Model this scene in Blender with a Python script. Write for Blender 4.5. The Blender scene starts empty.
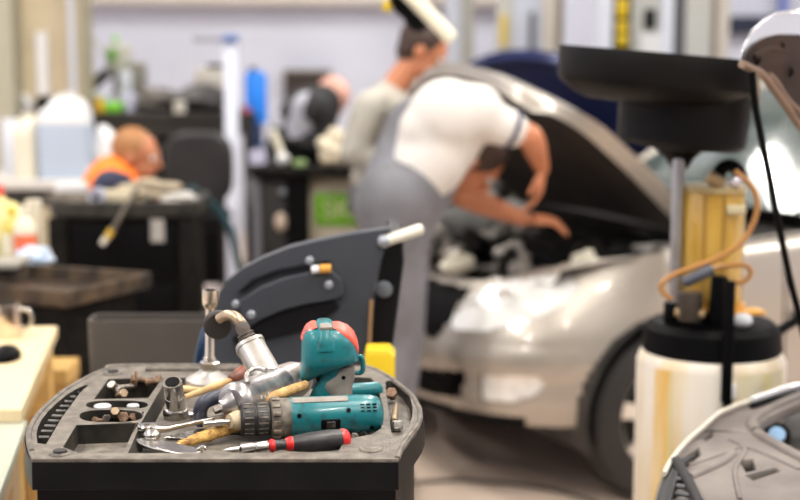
import bpy, bmesh, math, random
from mathutils import Vector, Matrix, Quaternion
from mathutils.geometry import tessellate_polygon
random.seed(7)
S = bpy.context.scene
COL = S.collection
PI = math.pi
FZ = -.15          # level of the workshop floor
H = 1.5; F = 1450.0; TILT = math.atan(210/F)
ct, st = math.cos(TILT), math.sin(TILT)
def ray(px, py):
    a = (px-400)/F; b = -(py-250)/F
    return Vector((a, ct+b*st, -st+b*ct))
def V(px, py, Y):                       # point seen at a pixel, Y metres away
    d = ray(px, py); k = Y/d.y
    return Vector((d.x*k, Y, H+d.z*k))
def P(px, py, z):                       # point seen at a pixel on the level z
    d = ray(px, py); k = (z-H)/d.z
    return Vector((d.x*k, d.y*k, z))
def sc(Y): return Y/ct/F                 # metres per pixel at about this distance

# ---------------------------------------------------------------- materials
MATS = {}
def mat(name, c, rough=.5, metal=0., noise=0., nscale=20., c2=None, bump=0., bscale=60., emit=None, es=1., trans=0., ior=1.45, alpha=1., coat=0., spec=.5, rnoise=0., stretch=None, thr=None):
    if name in MATS: return MATS[name]
    m = bpy.data.materials.new(name); m.use_nodes = True
    nt = m.node_tree; N = nt.nodes; L = nt.links
    b = N['Principled BSDF']
    def col(x): return (*x, 1.) if len(x) == 3 else x
    b.inputs['Base Color'].default_value = col(c)
    b.inputs['Roughness'].default_value = rough
    b.inputs['Metallic'].default_value = metal
    b.inputs['Transmission Weight'].default_value = trans
    b.inputs['IOR'].default_value = ior
    b.inputs['Alpha'].default_value = alpha
    b.inputs['Coat Weight'].default_value = coat
    b.inputs['Specular IOR Level'].default_value = spec
    if emit:
        b.inputs['Emission Color'].default_value = col(emit); b.inputs['Emission Strength'].default_value = es
    tc = N.new('ShaderNodeTexCoord')
    vec = tc.outputs['Object']
    if stretch:
        mp = N.new('ShaderNodeMapping'); mp.inputs['Scale'].default_value = stretch
        L.new(vec, mp.inputs['Vector']); vec = mp.outputs['Vector']
    if noise or c2 or rnoise:
        n = N.new('ShaderNodeTexNoise'); n.inputs['Scale'].default_value = nscale; n.inputs['Detail'].default_value = 6
        L.new(vec, n.inputs['Vector'])
        r = N.new('ShaderNodeValToRGB'); r.color_ramp.elements[0].position = .36 if thr is None else thr[0]; r.color_ramp.elements[1].position = .66 if thr is None else thr[1]
        cc2 = c2 if c2 else tuple(min(1, x*(1-noise)) for x in c[:3])
        r.color_ramp.elements[0].color = col(c); r.color_ramp.elements[1].color = col(cc2)
        L.new(n.outputs['Fac'], r.inputs['Fac']); L.new(r.outputs['Color'], b.inputs['Base Color'])
        if rnoise:
            q = N.new('ShaderNodeMapRange'); q.inputs['To Min'].default_value = max(.03, rough-rnoise); q.inputs['To Max'].default_value = min(1, rough+rnoise)
            L.new(n.outputs['Fac'], q.inputs['Value']); L.new(q.outputs['Result'], b.inputs['Roughness'])
    if bump:
        n2 = N.new('ShaderNodeTexNoise'); n2.inputs['Scale'].default_value = bscale; n2.inputs['Detail'].default_value = 4
        L.new(vec, n2.inputs['Vector'])
        bp = N.new('ShaderNodeBump'); bp.inputs['Strength'].default_value = bump; bp.inputs['Distance'].default_value = .003
        L.new(n2.outputs['Fac'], bp.inputs['Height']); L.new(bp.outputs['Normal'], b.inputs['Normal'])
    MATS[name] = m
    return m

# ---------------------------------------------------------------- mesh builder
def frame(d, up=None):
    d = Vector(d).normalized()
    u = Vector(up) if up is not None else (Vector((0, 0, 1)) if abs(d.z) < .95 else Vector((0, 1, 0)))
    x = u.cross(d)
    if x.length < 1e-6: x = Vector((1, 0, 0)).cross(d)
    x.normalize(); y = d.cross(x)
    return Matrix((x, y, d)).transposed()
class B:
    def __init__(s): s.bm = bmesh.new()
    def _t(s, vs, M):
        if M is not None: bmesh.ops.transform(s.bm, matrix=M, verts=vs)
    def box(s, c, d, rot=None, bev=0., seg=2, M=None):
        r = bmesh.ops.create_cube(s.bm, size=1.); vs = r['verts']
        bmesh.ops.scale(s.bm, vec=Vector(d), verts=vs)
        if bev:
            es = list({e for v in vs for e in v.link_edges})
            q = bmesh.ops.bevel(s.bm, geom=es, offset=bev, segments=seg, affect='EDGES', profile=.5)
            vs = list({v for f in q['faces'] for v in f.verts} | {v for v in vs if v.is_valid})
            seen = set(vs); st_ = list(vs)
            while st_:
                v = st_.pop()
                for e in v.link_edges:
                    o = e.other_vert(v)
                    if o not in seen: seen.add(o); st_.append(o)
            vs = list(seen)
        if rot is not None:
            R_ = rot if isinstance(rot, (Matrix,)) else Matrix.Rotation(rot, 3, 'Z')
            bmesh.ops.rotate(s.bm, cent=(0, 0, 0), matrix=R_.to_3x3(), verts=vs)
        bmesh.ops.translate(s.bm, vec=Vector(c), verts=vs)
        s._t(vs, M); return s
    def lathe(s, a, b, prof, n=24, up=None, cap=True, squash=1.):
        """prof: list of (t, r), t 0..1 along a->b (or metres if b is a direction with prof t>1)"""
        a = Vector(a); b = Vector(b); d = b-a; R_ = frame(d, up)
        rings = []
        for t, r in prof:
            c = a+d*t
            rings.append([s.bm.verts.new(c+R_@Vector((math.cos(2*PI*k/n)*r, math.sin(2*PI*k/n)*r*squash, 0))) for k in range(n)])
        for q in range(len(rings)-1):
            for k in range(n):
                s.bm.faces.new((rings[q][k], rings[q][(k+1) % n], rings[q+1][(k+1) % n], rings[q+1][k]))
        if cap:
            s.bm.faces.new(list(reversed(rings[0]))); s.bm.faces.new(rings[-1])
        return s
    def cyl(s, a, b, r, r2=None, n=20, bev=0.):
        r2 = r if r2 is None else r2
        L_ = (Vector(b)-Vector(a)).length
        if bev:
            e = min(.45, bev/L_)
            return s.lathe(a, b, [(0, r-bev), (e*.3, r-bev*.3), (e, r), (1-e, r2), (1-e*.3, r2-bev*.3), (1, r2-bev)], n)
        return s.lathe(a, b, [(0, r), (1, r2)], n)
    def ball(s, c, r, n=16, M3=None):
        r = Vector((r, r, r)) if isinstance(r, (int, float)) else Vector(r)
        q = bmesh.ops.create_uvsphere(s.bm, u_segments=n, v_segments=max(6, n*2//3), radius=1.)
        vs = q['verts']; bmesh.ops.scale(s.bm, vec=r, verts=vs)
        if M3 is not None: bmesh.ops.rotate(s.bm, cent=(0, 0, 0), matrix=M3, verts=vs)
        bmesh.ops.translate(s.bm, vec=Vector(c), verts=vs); return s
    def tube(s, pts, r, n=10, closed=False, smooth=0):
        pts = [Vector(p) for p in pts]
        if smooth: pts = catmull(pts, smooth, closed)
        m = len(pts); rings = []; prev = None
        for i, p in enumerate(pts):
            if closed: d = pts[(i+1) % m]-pts[i-1]
            else: d = pts[min(i+1, m-1)]-pts[max(i-1, 0)]
            d.normalize()
            if prev is None: x = frame(d).col[0].copy()
            else:
                x = prev-d*prev.dot(d)
                if x.length < 1e-6: x = frame(d).col[0].copy()
                x.normalize()
            prev = x; y = d.cross(x)
            rr = r[i*len(r)//m] if isinstance(r, (list, tuple)) else r
            rings.append([s.bm.verts.new(p+(x*math.cos(2*PI*k/n)+y*math.sin(2*PI*k/n))*rr) for k in range(n)])
        rng = m if closed else m-1
        for q in range(rng):
            A = rings[q]; C_ = rings[(q+1) % m]
            for k in range(n): s.bm.faces.new((A[k], A[(k+1) % n], C_[(k+1) % n], C_[k]))
        if not closed:
            s.bm.faces.new(list(reversed(rings[0]))); s.bm.faces.new(rings[-1])
        return s
    def loft(s, rings, cap=True, closed=True):
        R_ = [[s.bm.verts.new(Vector(p)) for p in r] for r in rings]
        n = len(R_[0])
        for q in range(len(R_)-1):
            for k in range(n if closed else n-1):
                s.bm.faces.new((R_[q][k], R_[q][(k+1) % n], R_[q+1][(k+1) % n], R_[q+1][k]))
        if cap and closed:
            s.bm.faces.new(list(reversed(R_[0]))); s.bm.faces.new(R_[-1])
        return s
    def prism(s, pts, off):
        pts = [Vector(p) for p in pts]; off = Vector(off)
        a = [s.bm.verts.new(p) for p in pts]; b = [s.bm.verts.new(p+off) for p in pts]
        n = len(pts)
        for k in range(n): s.bm.faces.new((a[k], a[(k+1) % n], b[(k+1) % n], b[k]))
        for tri in tessellate_polygon([pts]):
            s.bm.faces.new([a[i] for i in tri]); s.bm.faces.new([b[i] for i in reversed(tri)])
        return s
    def face(s, pts): s.bm.faces.new([s.bm.verts.new(Vector(p)) for p in pts]); return s
    def obj(s, name, m, parent=None, smooth=True, bevel=0., seg=2, solid=0., sub=0, doubles=False, ang=38, local=False, recalc=True):
        if doubles: bmesh.ops.remove_doubles(s.bm, verts=s.bm.verts, dist=1e-5)
        if recalc: bmesh.ops.recalc_face_normals(s.bm, faces=s.bm.faces)
        if parent is not None and not local:
            bmesh.ops.transform(s.bm, matrix=wm(parent).inverted(), verts=s.bm.verts)
        me = bpy.data.meshes.new(name)
        if smooth:
            for f in s.bm.faces: f.smooth = True
            a = math.radians(ang)
            for e in s.bm.edges:
                if len(e.link_faces) == 2 and e.calc_face_angle(0) > a: e.smooth = False
        s.bm.to_mesh(me); s.bm.free()
        o = bpy.data.objects.new(name, me); COL.objects.link(o)
        if isinstance(m, (list, tuple)):
            for q in m: me.materials.append(q)
        else: me.materials.append(m)
        if parent is not None: o.parent = parent
        if solid:
            d = o.modifiers.new('s', 'SOLIDIFY'); d.thickness = solid; d.offset = -1
        if bevel:
            d = o.modifiers.new('b', 'BEVEL'); d.width = bevel; d.segments = seg; d.limit_method = 'ANGLE'; d.angle_limit = math.radians(35)
        if sub:
            d = o.modifiers.new('u', 'SUBSURF'); d.levels = sub; d.render_levels = sub
        return o
def wm(o):
    M = Matrix.LocRotScale(o.location, o.rotation_euler, o.scale)
    return wm(o.parent)@M if o.parent else M
def catmull(p, k, closed=False):
    n = len(p); out = []
    for i in range(n if closed else n-1):
        if closed: a, b, c, d = p[i-1], p[i], p[(i+1) % n], p[(i+2) % n]
        else: a, b, c, d = p[max(i-1, 0)], p[i], p[i+1], p[min(i+2, n-1)]
        for j in range(k):
            t = j/k
            out.append(.5*((2*b)+(c-a)*t+(2*a-5*b+4*c-d)*t*t+(3*b-3*c+d-a)*t**3))
    if not closed: out.append(p[-1])
    return out
def tag(o, label=None, cat=None, group=None, kind=None):
    if label: o['label'] = label
    if cat: o['category'] = cat
    if group: o['group'] = group
    if kind: o['kind'] = kind
    return o
def thing(name, label, cat, loc=(0, 0, 0), rz=0., group=None):
    o = bpy.data.objects.new(name, None); COL.objects.link(o)
    o.empty_display_size = .05
    o.location = loc; o.rotation_euler = (0, 0, rz)
    return tag(o, label, cat, group)
def dup(o, parent=None):
    c = o.copy(); COL.objects.link(c)
    if parent is not None: c.parent = parent
    for ch in list(o.children): dup(ch, c)
    return c
def struct(o): o['kind'] = 'structure'; return o
def v3(*a): return Vector(a)
# ================================================================ camera
cam = bpy.data.cameras.new('camera'); cam.lens = F/800*36; cam.sensor_width = 36; cam.sensor_fit = 'HORIZONTAL'
co = bpy.data.objects.new('camera', cam); COL.objects.link(co); co.location = (0, 0, H)
co.rotation_euler = (PI/2-TILT, 0, 0); S.camera = co
cam.dof.use_dof = True; cam.dof.focus_distance = 2.22; cam.dof.aperture_fstop = 2.5; cam.clip_start = .05
S.view_settings.view_transform = 'Standard'; S.view_settings.look = 'None'; S.view_settings.gamma = 1; S.view_settings.use_curve_mapping = False
S.view_settings.exposure = 0.0
S.cycles.use_denoising = True
S.cycles.max_bounces = 8; S.cycles.transparent_max_bounces = 8
S.cycles.sample_clamp_indirect = 6
w = bpy.data.worlds.new('world'); S.world = w; w.use_nodes = True
bg = w.node_tree.nodes['Background']; bg.inputs[0].default_value = (.93, .96, 1, 1); bg.inputs[1].default_value = .22

# ================================================================ materials
m_wall = mat('white_wall_paint', (.60, .62, .73), .7, noise=.06, nscale=1.2)
m_floor = mat('worn_concrete', (.76, .61, .50), .36, c2=(.62, .49, .40), nscale=2.2, bump=.15, bscale=40, rnoise=.12)
m_ceil = mat('ceiling_paint', (.7, .7, .7), .8)
m_beige = mat('beige_paint', (.56, .47, .32), .6, noise=.1, nscale=3)
m_olive = mat('olive_beige_paint', (.36, .32, .22), .6, noise=.1, nscale=3)
m_white = mat('white_enamel', (.68, .71, .80), .35)
m_steel = mat('brushed_steel', (.62, .6, .57), .28, 1., noise=.25, nscale=60, rnoise=.1)
m_black = mat('black_plastic', (.0035, .0035, .004), .5, spec=.08)
m_blackd = mat('dusty_black_plastic', (.005, .0048, .0045), .6, c2=(.013, .011, .0095), nscale=30, spec=.08)

# ================================================================ room
def slab(name, c, d, m, kind='structure'):
    o = B().box(c, d).obj(name, m, smooth=False); o['kind'] = kind; return o
YW, XL, XR, ZC = 12.5, -4.2, 7.5, 4.6
slab('floor', ((XL+XR)/2, 4.7, FZ-.05), (XR-XL+.4, 16.2, .1), m_floor)
slab('wall_back', ((XL+XR)/2, YW+.1, (ZC+FZ)/2), (XR-XL+.4, .2, ZC-FZ), m_wall)
slab('wall_left', (XL-.1, 4.7, (ZC+FZ)/2), (.2, 16, ZC-FZ), m_wall)
slab('wall_right', (XR+.1, 4.7, (ZC+FZ)/2), (.2, 16, ZC-FZ), m_wall)
slab('ceiling', ((XL+XR)/2, 4.7, ZC+.05), (XR-XL+.4, 16.2, .1), m_ceil)
# long white duct along the back wall, just under eye line of the top of the photograph
struct(B().tube([(XL, YW-.12, 1.86), (1.0, YW-.12, 1.84)], .07, 14).obj('trim_1', mat('duct_white', (.66, .62, .58), .5)))
struct(B().box(((XL+1.0)/2, YW-.02, 2.2), (1.0-XL, .05, .45)).obj('trim_2', mat('duct_panel', (.5, .47, .46), .6)))
# ceiling lights: rows of fluorescent battens
m_tube = mat('lit_tube', (1, 1, 1), .4, emit=(1, .97, .9), es=14)
m_bat = mat('batten_white', (.8, .8, .8), .4)
proto = None
for i in range(3):
    for j in range(4):
        x = -2.4+i*3.3; y = (-.6, 2.2, 5.7, 9.6)[j]
        if proto is None:
            t = thing('ceiling_light', 'twin fluorescent ceiling light', 'ceiling light', (0, 0, 0), 0, 'fluorescent ceiling lights')
            B().box((0, 0, .05), (.3, 1.5, .06), bev=.01).obj('housing', m_bat, t, local=True)
            for s in (-1, 1): B().cyl((s*.08, -.72, 0), (s*.08, .72, 0), .022, n=12).obj('tube', m_tube, t, local=True)
            proto = t
        else: t = dup(proto)
        t.location = (x, y, ZC-.12)
        l = bpy.data.lights.new('fluorescent_lamp', 'AREA'); l.shape = 'RECTANGLE'; l.size = .15; l.size_y = 1.5
        l.energy = 94; l.color = (1, .965, .9)
        lo = bpy.data.objects.new('fluorescent_lamp', l); COL.objects.link(lo); lo.location = (x, y, ZC-.17)
        if j == 1: l.energy = 106
# ================================================================ foreground trolley
ZT = .911
def T(px, py, dz=0.): return P(px, py, ZT+dz)
def Tl(lst, dz=0.): return [T(x, y, dz) for x, y in lst]
m_tray = mat('worn_toplit_tray_plastic', (.088, .076, .064), .48, c2=(.185, .162, .135), nscale=48, bump=.5, bscale=260, rnoise=.1)  # dust and wear, plus light from above painted into the top's tone
m_trayd = mat('shaded_tray_side', (.004, .004, .0055), .42, c2=(.008, .008, .0095), nscale=12, spec=.10)  # side colour painted darker, as the shaded faces of the trolley
m_pock = mat('shaded_pocket_plastic', (.012, .011, .010), .6, c2=(.04, .034, .027), nscale=22, spec=.15)  # shade inside the pockets is put into this darker colour
tr = thing('tool_trolley', 'near black plastic tool trolley whose dusty moulded tray, coloured as top-lit, holds the power tools', 'tool trolley', (-.15, 2.3, FZ))
outer = [(32, 459), (215, 459), (398, 459), (405, 446), (413, 435), (420, 425), (423, 417), (422, 408), (416.6, 397.5), (409, 390), (401.5, 384), (393, 377.5), (385, 373), (376, 368.5), (365, 365.5),
         (240, 365), (120, 365), (104, 369), (90, 374.5), (75, 382.5), (61, 391), (50, 400), (40, 409), (32.5, 418), (27.5, 427), (25.5, 435), (26, 442), (28.5, 451)]
def ell(cx, cy, rx, ry, n=20, p=2.): 
    o = []
    for k in range(n):
        a = 2*PI*k/n; c, s = math.cos(a), math.sin(a)
        o.append((cx+rx*math.copysign(abs(c)**(2/p), c), cy+ry*math.copysign(abs(s)**(2/p), s)))
    return o
pockets = [  # outline, depth
    ([(37.5, 443), (36.5, 434), (38, 427), (42, 419), (47.5, 412), (56, 403.5), (65, 396), (75, 389.5), (85, 385), (88.5, 385), (80, 392.5), (62, 417), (46, 444)], .022),
    ([(94, 399), (108.5, 379), (163, 377.3), (148, 398)], .035),
    (ell(117, 404.7, 31, 4.3, 24, 2.6), .012),
    (ell(111, 415.8, 31.5, 6.2, 24, 2.6), .022),
    ([(63, 447), (76.5, 425), (136.5, 422.8), (123.5, 452.5), (80, 453)], .03),
    ([(128, 453), (141, 423), (167, 378), (340, 376), (371, 378), (377, 385), (381, 400), (381, 428), (372, 434), (352, 438), (342, 444), (338, 452.5)], .0205),
    ([(385.5, 382), (387.5, 380.5), (395, 380.5), (403, 387), (410, 397), (412.5, 407), (412, 417), (408, 427), (402, 435.5), (394, 436.5), (391, 431), (389, 411), (386.5, 396)], .02),
]
b = B(); bm = b.bm
op = Tl(outer); holes = [Tl(p) for p, _ in pockets]
polys = [op]+holes; flat = [p for q in polys for p in q]
vs = [bm.verts.new(p) for p in flat]
for tri in tessellate_polygon(polys):
    try: bm.faces.new([vs[i] for i in tri])
    except ValueError: pass
i0 = len(op)
drop = [bm.verts.new(p-v3(0, 0, .006)) for p in op]
n = len(op)
for k in range(n): bm.faces.new((vs[k], vs[(k+1) % n], drop[(k+1) % n], drop[k]))
for f in bm.faces: f.material_index = 0
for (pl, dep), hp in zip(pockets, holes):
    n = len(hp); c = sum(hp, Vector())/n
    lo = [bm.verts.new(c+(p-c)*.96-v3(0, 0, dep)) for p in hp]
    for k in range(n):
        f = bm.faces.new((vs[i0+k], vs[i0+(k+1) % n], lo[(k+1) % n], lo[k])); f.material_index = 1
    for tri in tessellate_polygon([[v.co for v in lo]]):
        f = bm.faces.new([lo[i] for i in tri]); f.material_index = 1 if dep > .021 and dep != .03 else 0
    i0 += n
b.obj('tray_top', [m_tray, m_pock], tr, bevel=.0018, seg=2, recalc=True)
# outer skirt
def ringoff(pts, o):
    n = len(pts); cc = sum(pts, Vector())/n; out = []
    for k in range(n):
        d = (pts[(k+1) % n]-pts[k-1]); nr = v3(d.y, -d.x, 0).normalized()
        if nr.dot(pts[k]-cc) < 0: nr = -nr
        out.append(pts[k]+nr*o)
    return out
sk = ringoff(op, .0015); b = B()
b.loft([[p-v3(0, 0, .0045) for p in sk], [p-v3(0, 0, .045) for p in ringoff(op, .003)], [p-v3(0, 0, .047) for p in ringoff(op, -.006)]], cap=False)
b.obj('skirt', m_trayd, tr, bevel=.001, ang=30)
# worn raised bead on the two curved flanks
b = B()
for seg in (outer[2:15], outer[15:]+outer[:1]):
    b.tube([q-v3(0, 0, .001) for q in ringoff(Tl(outer), -.005)[(2 if seg is not None and seg[0] == outer[2] else 15):(15 if seg[0] == outer[2] else len(outer))]], .0045, 8, smooth=3)
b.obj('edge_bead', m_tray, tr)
# body below
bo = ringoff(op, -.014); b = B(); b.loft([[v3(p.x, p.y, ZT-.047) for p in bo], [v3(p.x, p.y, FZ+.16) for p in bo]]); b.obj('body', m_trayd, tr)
b = B()
cx0, cx1 = T(40, 459).x+.03, T(390, 459).x-.03; fy = bo[0].y
for k in range(4): b.box(((cx0+cx1)/2, fy-.006, .75-k*.18), (cx1-cx0, .014, .17), bev=.004)
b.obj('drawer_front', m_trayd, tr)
for sx in (cx0+.03, cx1-.03):
    for sy in (fy+.06, fy+.45):
        w_ = B().cyl((sx-.014, sy, FZ+.05), (sx+.014, sy, FZ+.05), .05, n=24, bev=.006).obj('caster_wheel', m_black, tr)
        B().box((sx, sy, FZ+.125), (.045, .05, .07), bev=.008).obj('caster_fork', m_steel, tr)
# slanted fins in the arc slot
b = B()
for k in range(11):
    t = k/10; a = T(38.5+(78-38.5)*t**1.15, 441-(441-391)*t**.9, -.013); c = T(50+(83-50)*t, 441-(441-391)*t**.95-1.5, -.011)
    B().box((a+c)/2, ((c-a).length*.95, .006, .014), rot=Matrix.Rotation(.35, 3, 'X')@Matrix.Rotation(math.atan2((c-a).y, (c-a).x)*.3, 3, 'Z'), bev=.001).obj('vent_rib', mat('rib_plastic', (.04, .038, .036), .5, c2=(.10, .09, .08), nscale=60), tr)
b.bm.free()
# round corner bosses
for (x, y, r) in ((60, 454, .016), (113, 373.5, .018), (371, 449.5, .018)):
    c = T(x, y); b = B()
    b.lathe(c-v3(0, 0, .002), c+v3(0, 0, .003), [(0, r), (.6, r), (1, r-.002)], 28)
    b.lathe(c+v3(0, 0, .001), c+v3(0, 0, .0045), [(0, r*.62), (.7, r*.62), (1, r*.5)], 24); b.obj('corner_boss', m_tray, tr)
for c in (T(60, 454), T(113, 373.5)): B().lathe(c+v3(0, 0, .003), c+v3(0, 0, .0062), [(0, .0105), (1, .0095)], 20).obj('corner_screw', mat('black_screw', (.02, .02, .02), .4), tr)
B().tube([T(146, 369.5, .002), T(345, 369, .002)], .006, 12).obj('rear_rail', m_tray, tr)

# ---------------------------------------------------------------- tools on the tray
m_teal = mat('teal_casing', (.006, .145, .165), .34, c2=(.02, .055, .06), nscale=42, thr=(.54, .72), coat=.15)
m_tgrey = mat('grey_rubber_grip', (.19, .165, .145), .6, c2=(.27, .24, .21), nscale=40)
m_red = mat('salmon_red_clip', (.75, .09, .06), .4, c2=(.6, .12, .08), nscale=30)
m_blk = mat('scuffed_black', (.02, .019, .018), .42, c2=(.1, .09, .08), nscale=70, thr=(.5, .72), bump=.2, bscale=200)
m_chr = mat('worn_chrome', (.58, .56, .53), .24, 1., c2=(.5, .47, .43), nscale=50, rnoise=.1)
m_alu = mat('cast_aluminium', (.50, .48, .47), .33, .8, c2=(.19, .18, .19), nscale=38, bump=.15, bscale=90, rnoise=.1)
m_wood = mat('worn_wood', (.60, .38, .15), .6, c2=(.32, .16, .05), nscale=70, bump=.6, bscale=220)
m_woodp = mat('pale_wood', (.72, .52, .27), .55, c2=(.55, .33, .13), nscale=25)
m_rust = mat('rusty_steel', (.16, .08, .045), .6, .3, c2=(.26, .18, .12), nscale=160, bump=.4, bscale=300)
m_brass = mat('brass_bolt', (.46, .34, .22), .4, .7, noise=.3, nscale=120)
m_ferr = mat('red_brown_lacquer', (.24, .06, .03), .4, c2=(.12, .06, .045), nscale=60)
m_dblue = mat('dark_blue_vinyl', (.025, .032, .065), .4, c2=(.05, .05, .065), nscale=40)

# cordless drill lying upside down, battery foot in the air
dr = thing('cordless_drill', 'scuffed teal cordless drill lying across the tray with its battery foot up', 'power drill', T(330, 430, -.03))
zc = .012
A0 = T(289, 417.5, zc); A1 = T(382.5, 413.5, zc); ax = (A1-A0).normalized(); L_ = (A1-A0).length
R0 = 20.4*sc(2.2)
b = B(); b.lathe(A0, A1, [(0, R0*.93), (.02, R0), (.3, R0), (.75, R0*1.0), (.88, R0*.96), (.95, R0*.86), (.985, R0*.7), (1, R0*.45)], 40); b.obj('motor_housing', m_teal, dr)
up = v3(0, 0, 1); side = ax.cross(up).normalized()
if side.y > 0: side = -side      # toward the viewer
b = B()   # grey dusty band along the top
for k in range(1):
    ring = []
    for t in (.03, .62):
        c = A0+ax*L_*t
        ring.append([c+(up*math.cos(a)+side*math.sin(a))*(R0+.0012) for a in [math.radians(q) for q in range(8, 36, 6)]]+[c+(up*math.cos(a)+side*math.sin(a))*(R0-.003) for a in [math.radians(q) for q in range(35, 7, -6)]])
    b.loft(ring)
b.obj('top_strip', m_tgrey, dr)
for t, a in ((.09, 72), (.61, 62), (.86, 118)):
    a = math.radians(a); nn = up*math.cos(a)+side*math.sin(a); c = A0+ax*L_*t+nn*R0*.985
    B().lathe(c-nn*.002, c+nn*.0012, [(0, .0036), (1, .0036)], 16).obj('screw_recess', m_black, dr)
b = B()
for i in range(3):
    for j in range(3):
        a = math.radians(46+j*10); nn = up*math.cos(a)+side*math.sin(a); c = A0+ax*L_*(.76+i*.065)+nn*R0*.99
        b.box(c, (.006, .0018, .0018), rot=frame(nn, side)@Matrix.Identity(3))
b.obj('vent_slot', m_black, dr)
a = math.radians(100); nn = up*math.cos(a)+side*math.sin(a); c = A0+ax*L_*.42+nn*R0*.97
fr = Matrix((ax, nn.cross(ax), nn)).transposed()
s1 = B().box(c, (.03, .016, .006), rot=fr, bev=.002).obj('direction_slot', m_black, dr)
B().box(c+nn*.003, (.014, .011, .005), rot=fr, bev=.002).obj('direction_switch', m_blk, s1)
# clutch collar with ribs, chuck
C0 = T(270, 418.5, zc); C1 = T(240, 420, zc); cx = (C1-C0).normalized(); 
b = B(); b.lathe(A0+ax*.001, C0, [(0, R0*.98), (.45, R0*.98), (.5, R0*1.02), (.95, R0*1.0), (1, R0*.9)], 36); b.obj('clutch_collar', mat('collar_grey', (.07, .06, .05), .5, c2=(.2, .17, .14), nscale=60), dr)
b = B(); fr = frame(cx)
for k in range(14):
    a = 2*PI*k/14; nn = fr@v3(math.cos(a), math.sin(a), 0); c = C0-cx*.008+nn*R0*1.0
    b.box(c, (.0075, .005, .012), rot=Matrix((cx.cross(nn), nn, cx)).transposed(), bev=.0012)
b.obj('collar_rib', mat('collar_rib_black', (.05, .042, .035), .45, c2=(.28, .22, .16), nscale=60), dr)
R1 = 17*sc(2.2); Lc = (C1-C0).length
b = B(); b.lathe(C0, C1, [(0, R1*.92), (.05, R1), (.45, R1), (.47, R1*.95), (.52, R1*.95), (.54, R1), (.93, R1*.97), (1, R1*.85)], 36); b.obj('chuck', m_blk, dr)
b = B()
for k in range(18):
    a = 2*PI*k/18; nn = fr@v3(math.cos(a), math.sin(a), 0)
    for t0, t1 in ((.1, .42), (.58, .88)): b.box(C0+cx*Lc*(t0+t1)/2+nn*R1*.99, (.0022, .002, Lc*(t1-t0)), rot=Matrix((cx.cross(nn), nn, cx)).transposed())
b.obj('chuck_rib', mat('rib_scuff', (.05, .045, .04), .5, c2=(.25, .22, .19), nscale=90), dr)
C2 = T(229, 421.5, zc+.001); b = B(); b.lathe(C1, C2, [(0, R1*.62), (.3, R1*.6), (1, R1*.42)], 28); b.obj('chuck_nose', mat('cream_nose', (.6, .5, .34), .45, c2=(.4, .3, .18), nscale=80), dr)
C3 = T(203, 424, zc); b = B(); b.lathe(C2, C3, [(0, .0045), (.25, .0045), (.26, .0062), (.55, .0062), (.56, .004), (.62, .004), (.63, .0056), (.97, .0056), (1, .0045)], 20); b.obj('bit_holder', m_chr, dr)
# handle and battery foot
def sup(c, X, Y_, rx, ry, p=2.6, n=28):
    o = []
    for k in range(n):
        a = 2*PI*k/n; q, s_ = math.cos(a), math.sin(a)
        o.append(c+X*(rx*math.copysign(abs(q)**(2/p), q))+Y_*(ry*math.copysign(abs(s_)**(2/p), s_)))
    return o
Xh = v3(1, .12, 0).normalized(); Yh = v3(-.12, 1, .1).normalized(); px_ = sc(2.22)
base = T(329, 402, zc); 
def hp(px, py): return V(px, py, base.y+.012+(402-py)*.0001)
b = B(); rings = []
for (x, y, w_, dpt) in ((327, 404, 22, .019), (329, 396, 20.5, .018), (331, 389, 19, .0175), (333, 380, 17.5, .017), (333.5, 371, 17.5, .0175), (332, 362, 20, .02), (330, 356, 22, .021)):
    rings.append(sup(hp(x, y), Xh, Yh, w_*px_, dpt, 2.3))
b.loft(rings); h_ = b.obj('handle', m_teal, dr)
b = B(); rings = []
for (x0, x1, y) in ((328, 350.5, 395), (322, 351, 389), (319, 351.5, 384), (321, 353, 379), (331, 353.5, 373), (334, 353.5, 367), (338, 352, 364)):
    xm = (x0+x1)/2; rings.append(sup(hp(xm+1.5, y)+Yh*-.0035, Xh, Yh, (x1-x0)/2*px_+.0005, .0172, 2.3))
b.loft(rings); b.obj('grip_overlay', m_tgrey, h_)
b = B()
for x, y in ((317, 375), (342.5, 373.5)):
    c = hp(x, y)-Yh*.0185; B().lathe(c, c-Yh*.003, [(0, .0032), (1, .0032)], 14).obj('handle_screw', m_black, h_)
b = B(); rings = []
#            centre x, y, half w, half depth
for (x, y, w_, dpt) in ((305, 379.5, 4, .014), (307, 375.5, 7.5, .022), (311, 370.5, 12, .028), (319, 365, 19, .032), (327, 360, 27, .036), (329.5, 357, 29.8, .038), (329.5, 349, 29.5, .038), (329, 341, 28.5, .037), (328, 334, 26.5, .035), (327, 329, 23, .031), (326, 326, 19, .027)):
    rings.append(sup(hp(x, y), Xh, Yh, w_*px_, dpt, 3.4))
b.loft(rings); b.obj('battery_foot', m_teal, dr, ang=50)
for pts in (((356, 351, 2.2, .016), (354.5, 345, 4, .021), (351.5, 339, 6, .025), (347.5, 333, 7.5, .027), (342, 328, 8, .026), (337, 325, 5.5, .022)),
            ((302, 338, 1.3, .014), (304, 334.5, 2.0, .018), (307, 330, 3.0, .021), (310, 327, 4, .023), (314, 324.2, 3.6, .022))):
    b = B(); b.loft([sup(hp(x, y), Xh, Yh, w_*px_, dpt, 3.) for x, y, w_, dpt in pts]); b.obj('red_clip', m_red, dr, ang=50)
b = B(); rings = []
for (x, y, w_, dpt) in ((324.5, 344, 15, .040), (324.5, 338, 14.5, .0395), (324.5, 331, 12, .036), (324.5, 326, 9.5, .031), (324.5, 322.6, 8, .026)):
    rings.append(sup(hp(x, y), Xh, Yh, w_*px_, dpt+.001, 3.)) 
b.loft(rings); q = b.obj('battery_latch', m_teal, dr, ang=50)
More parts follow.
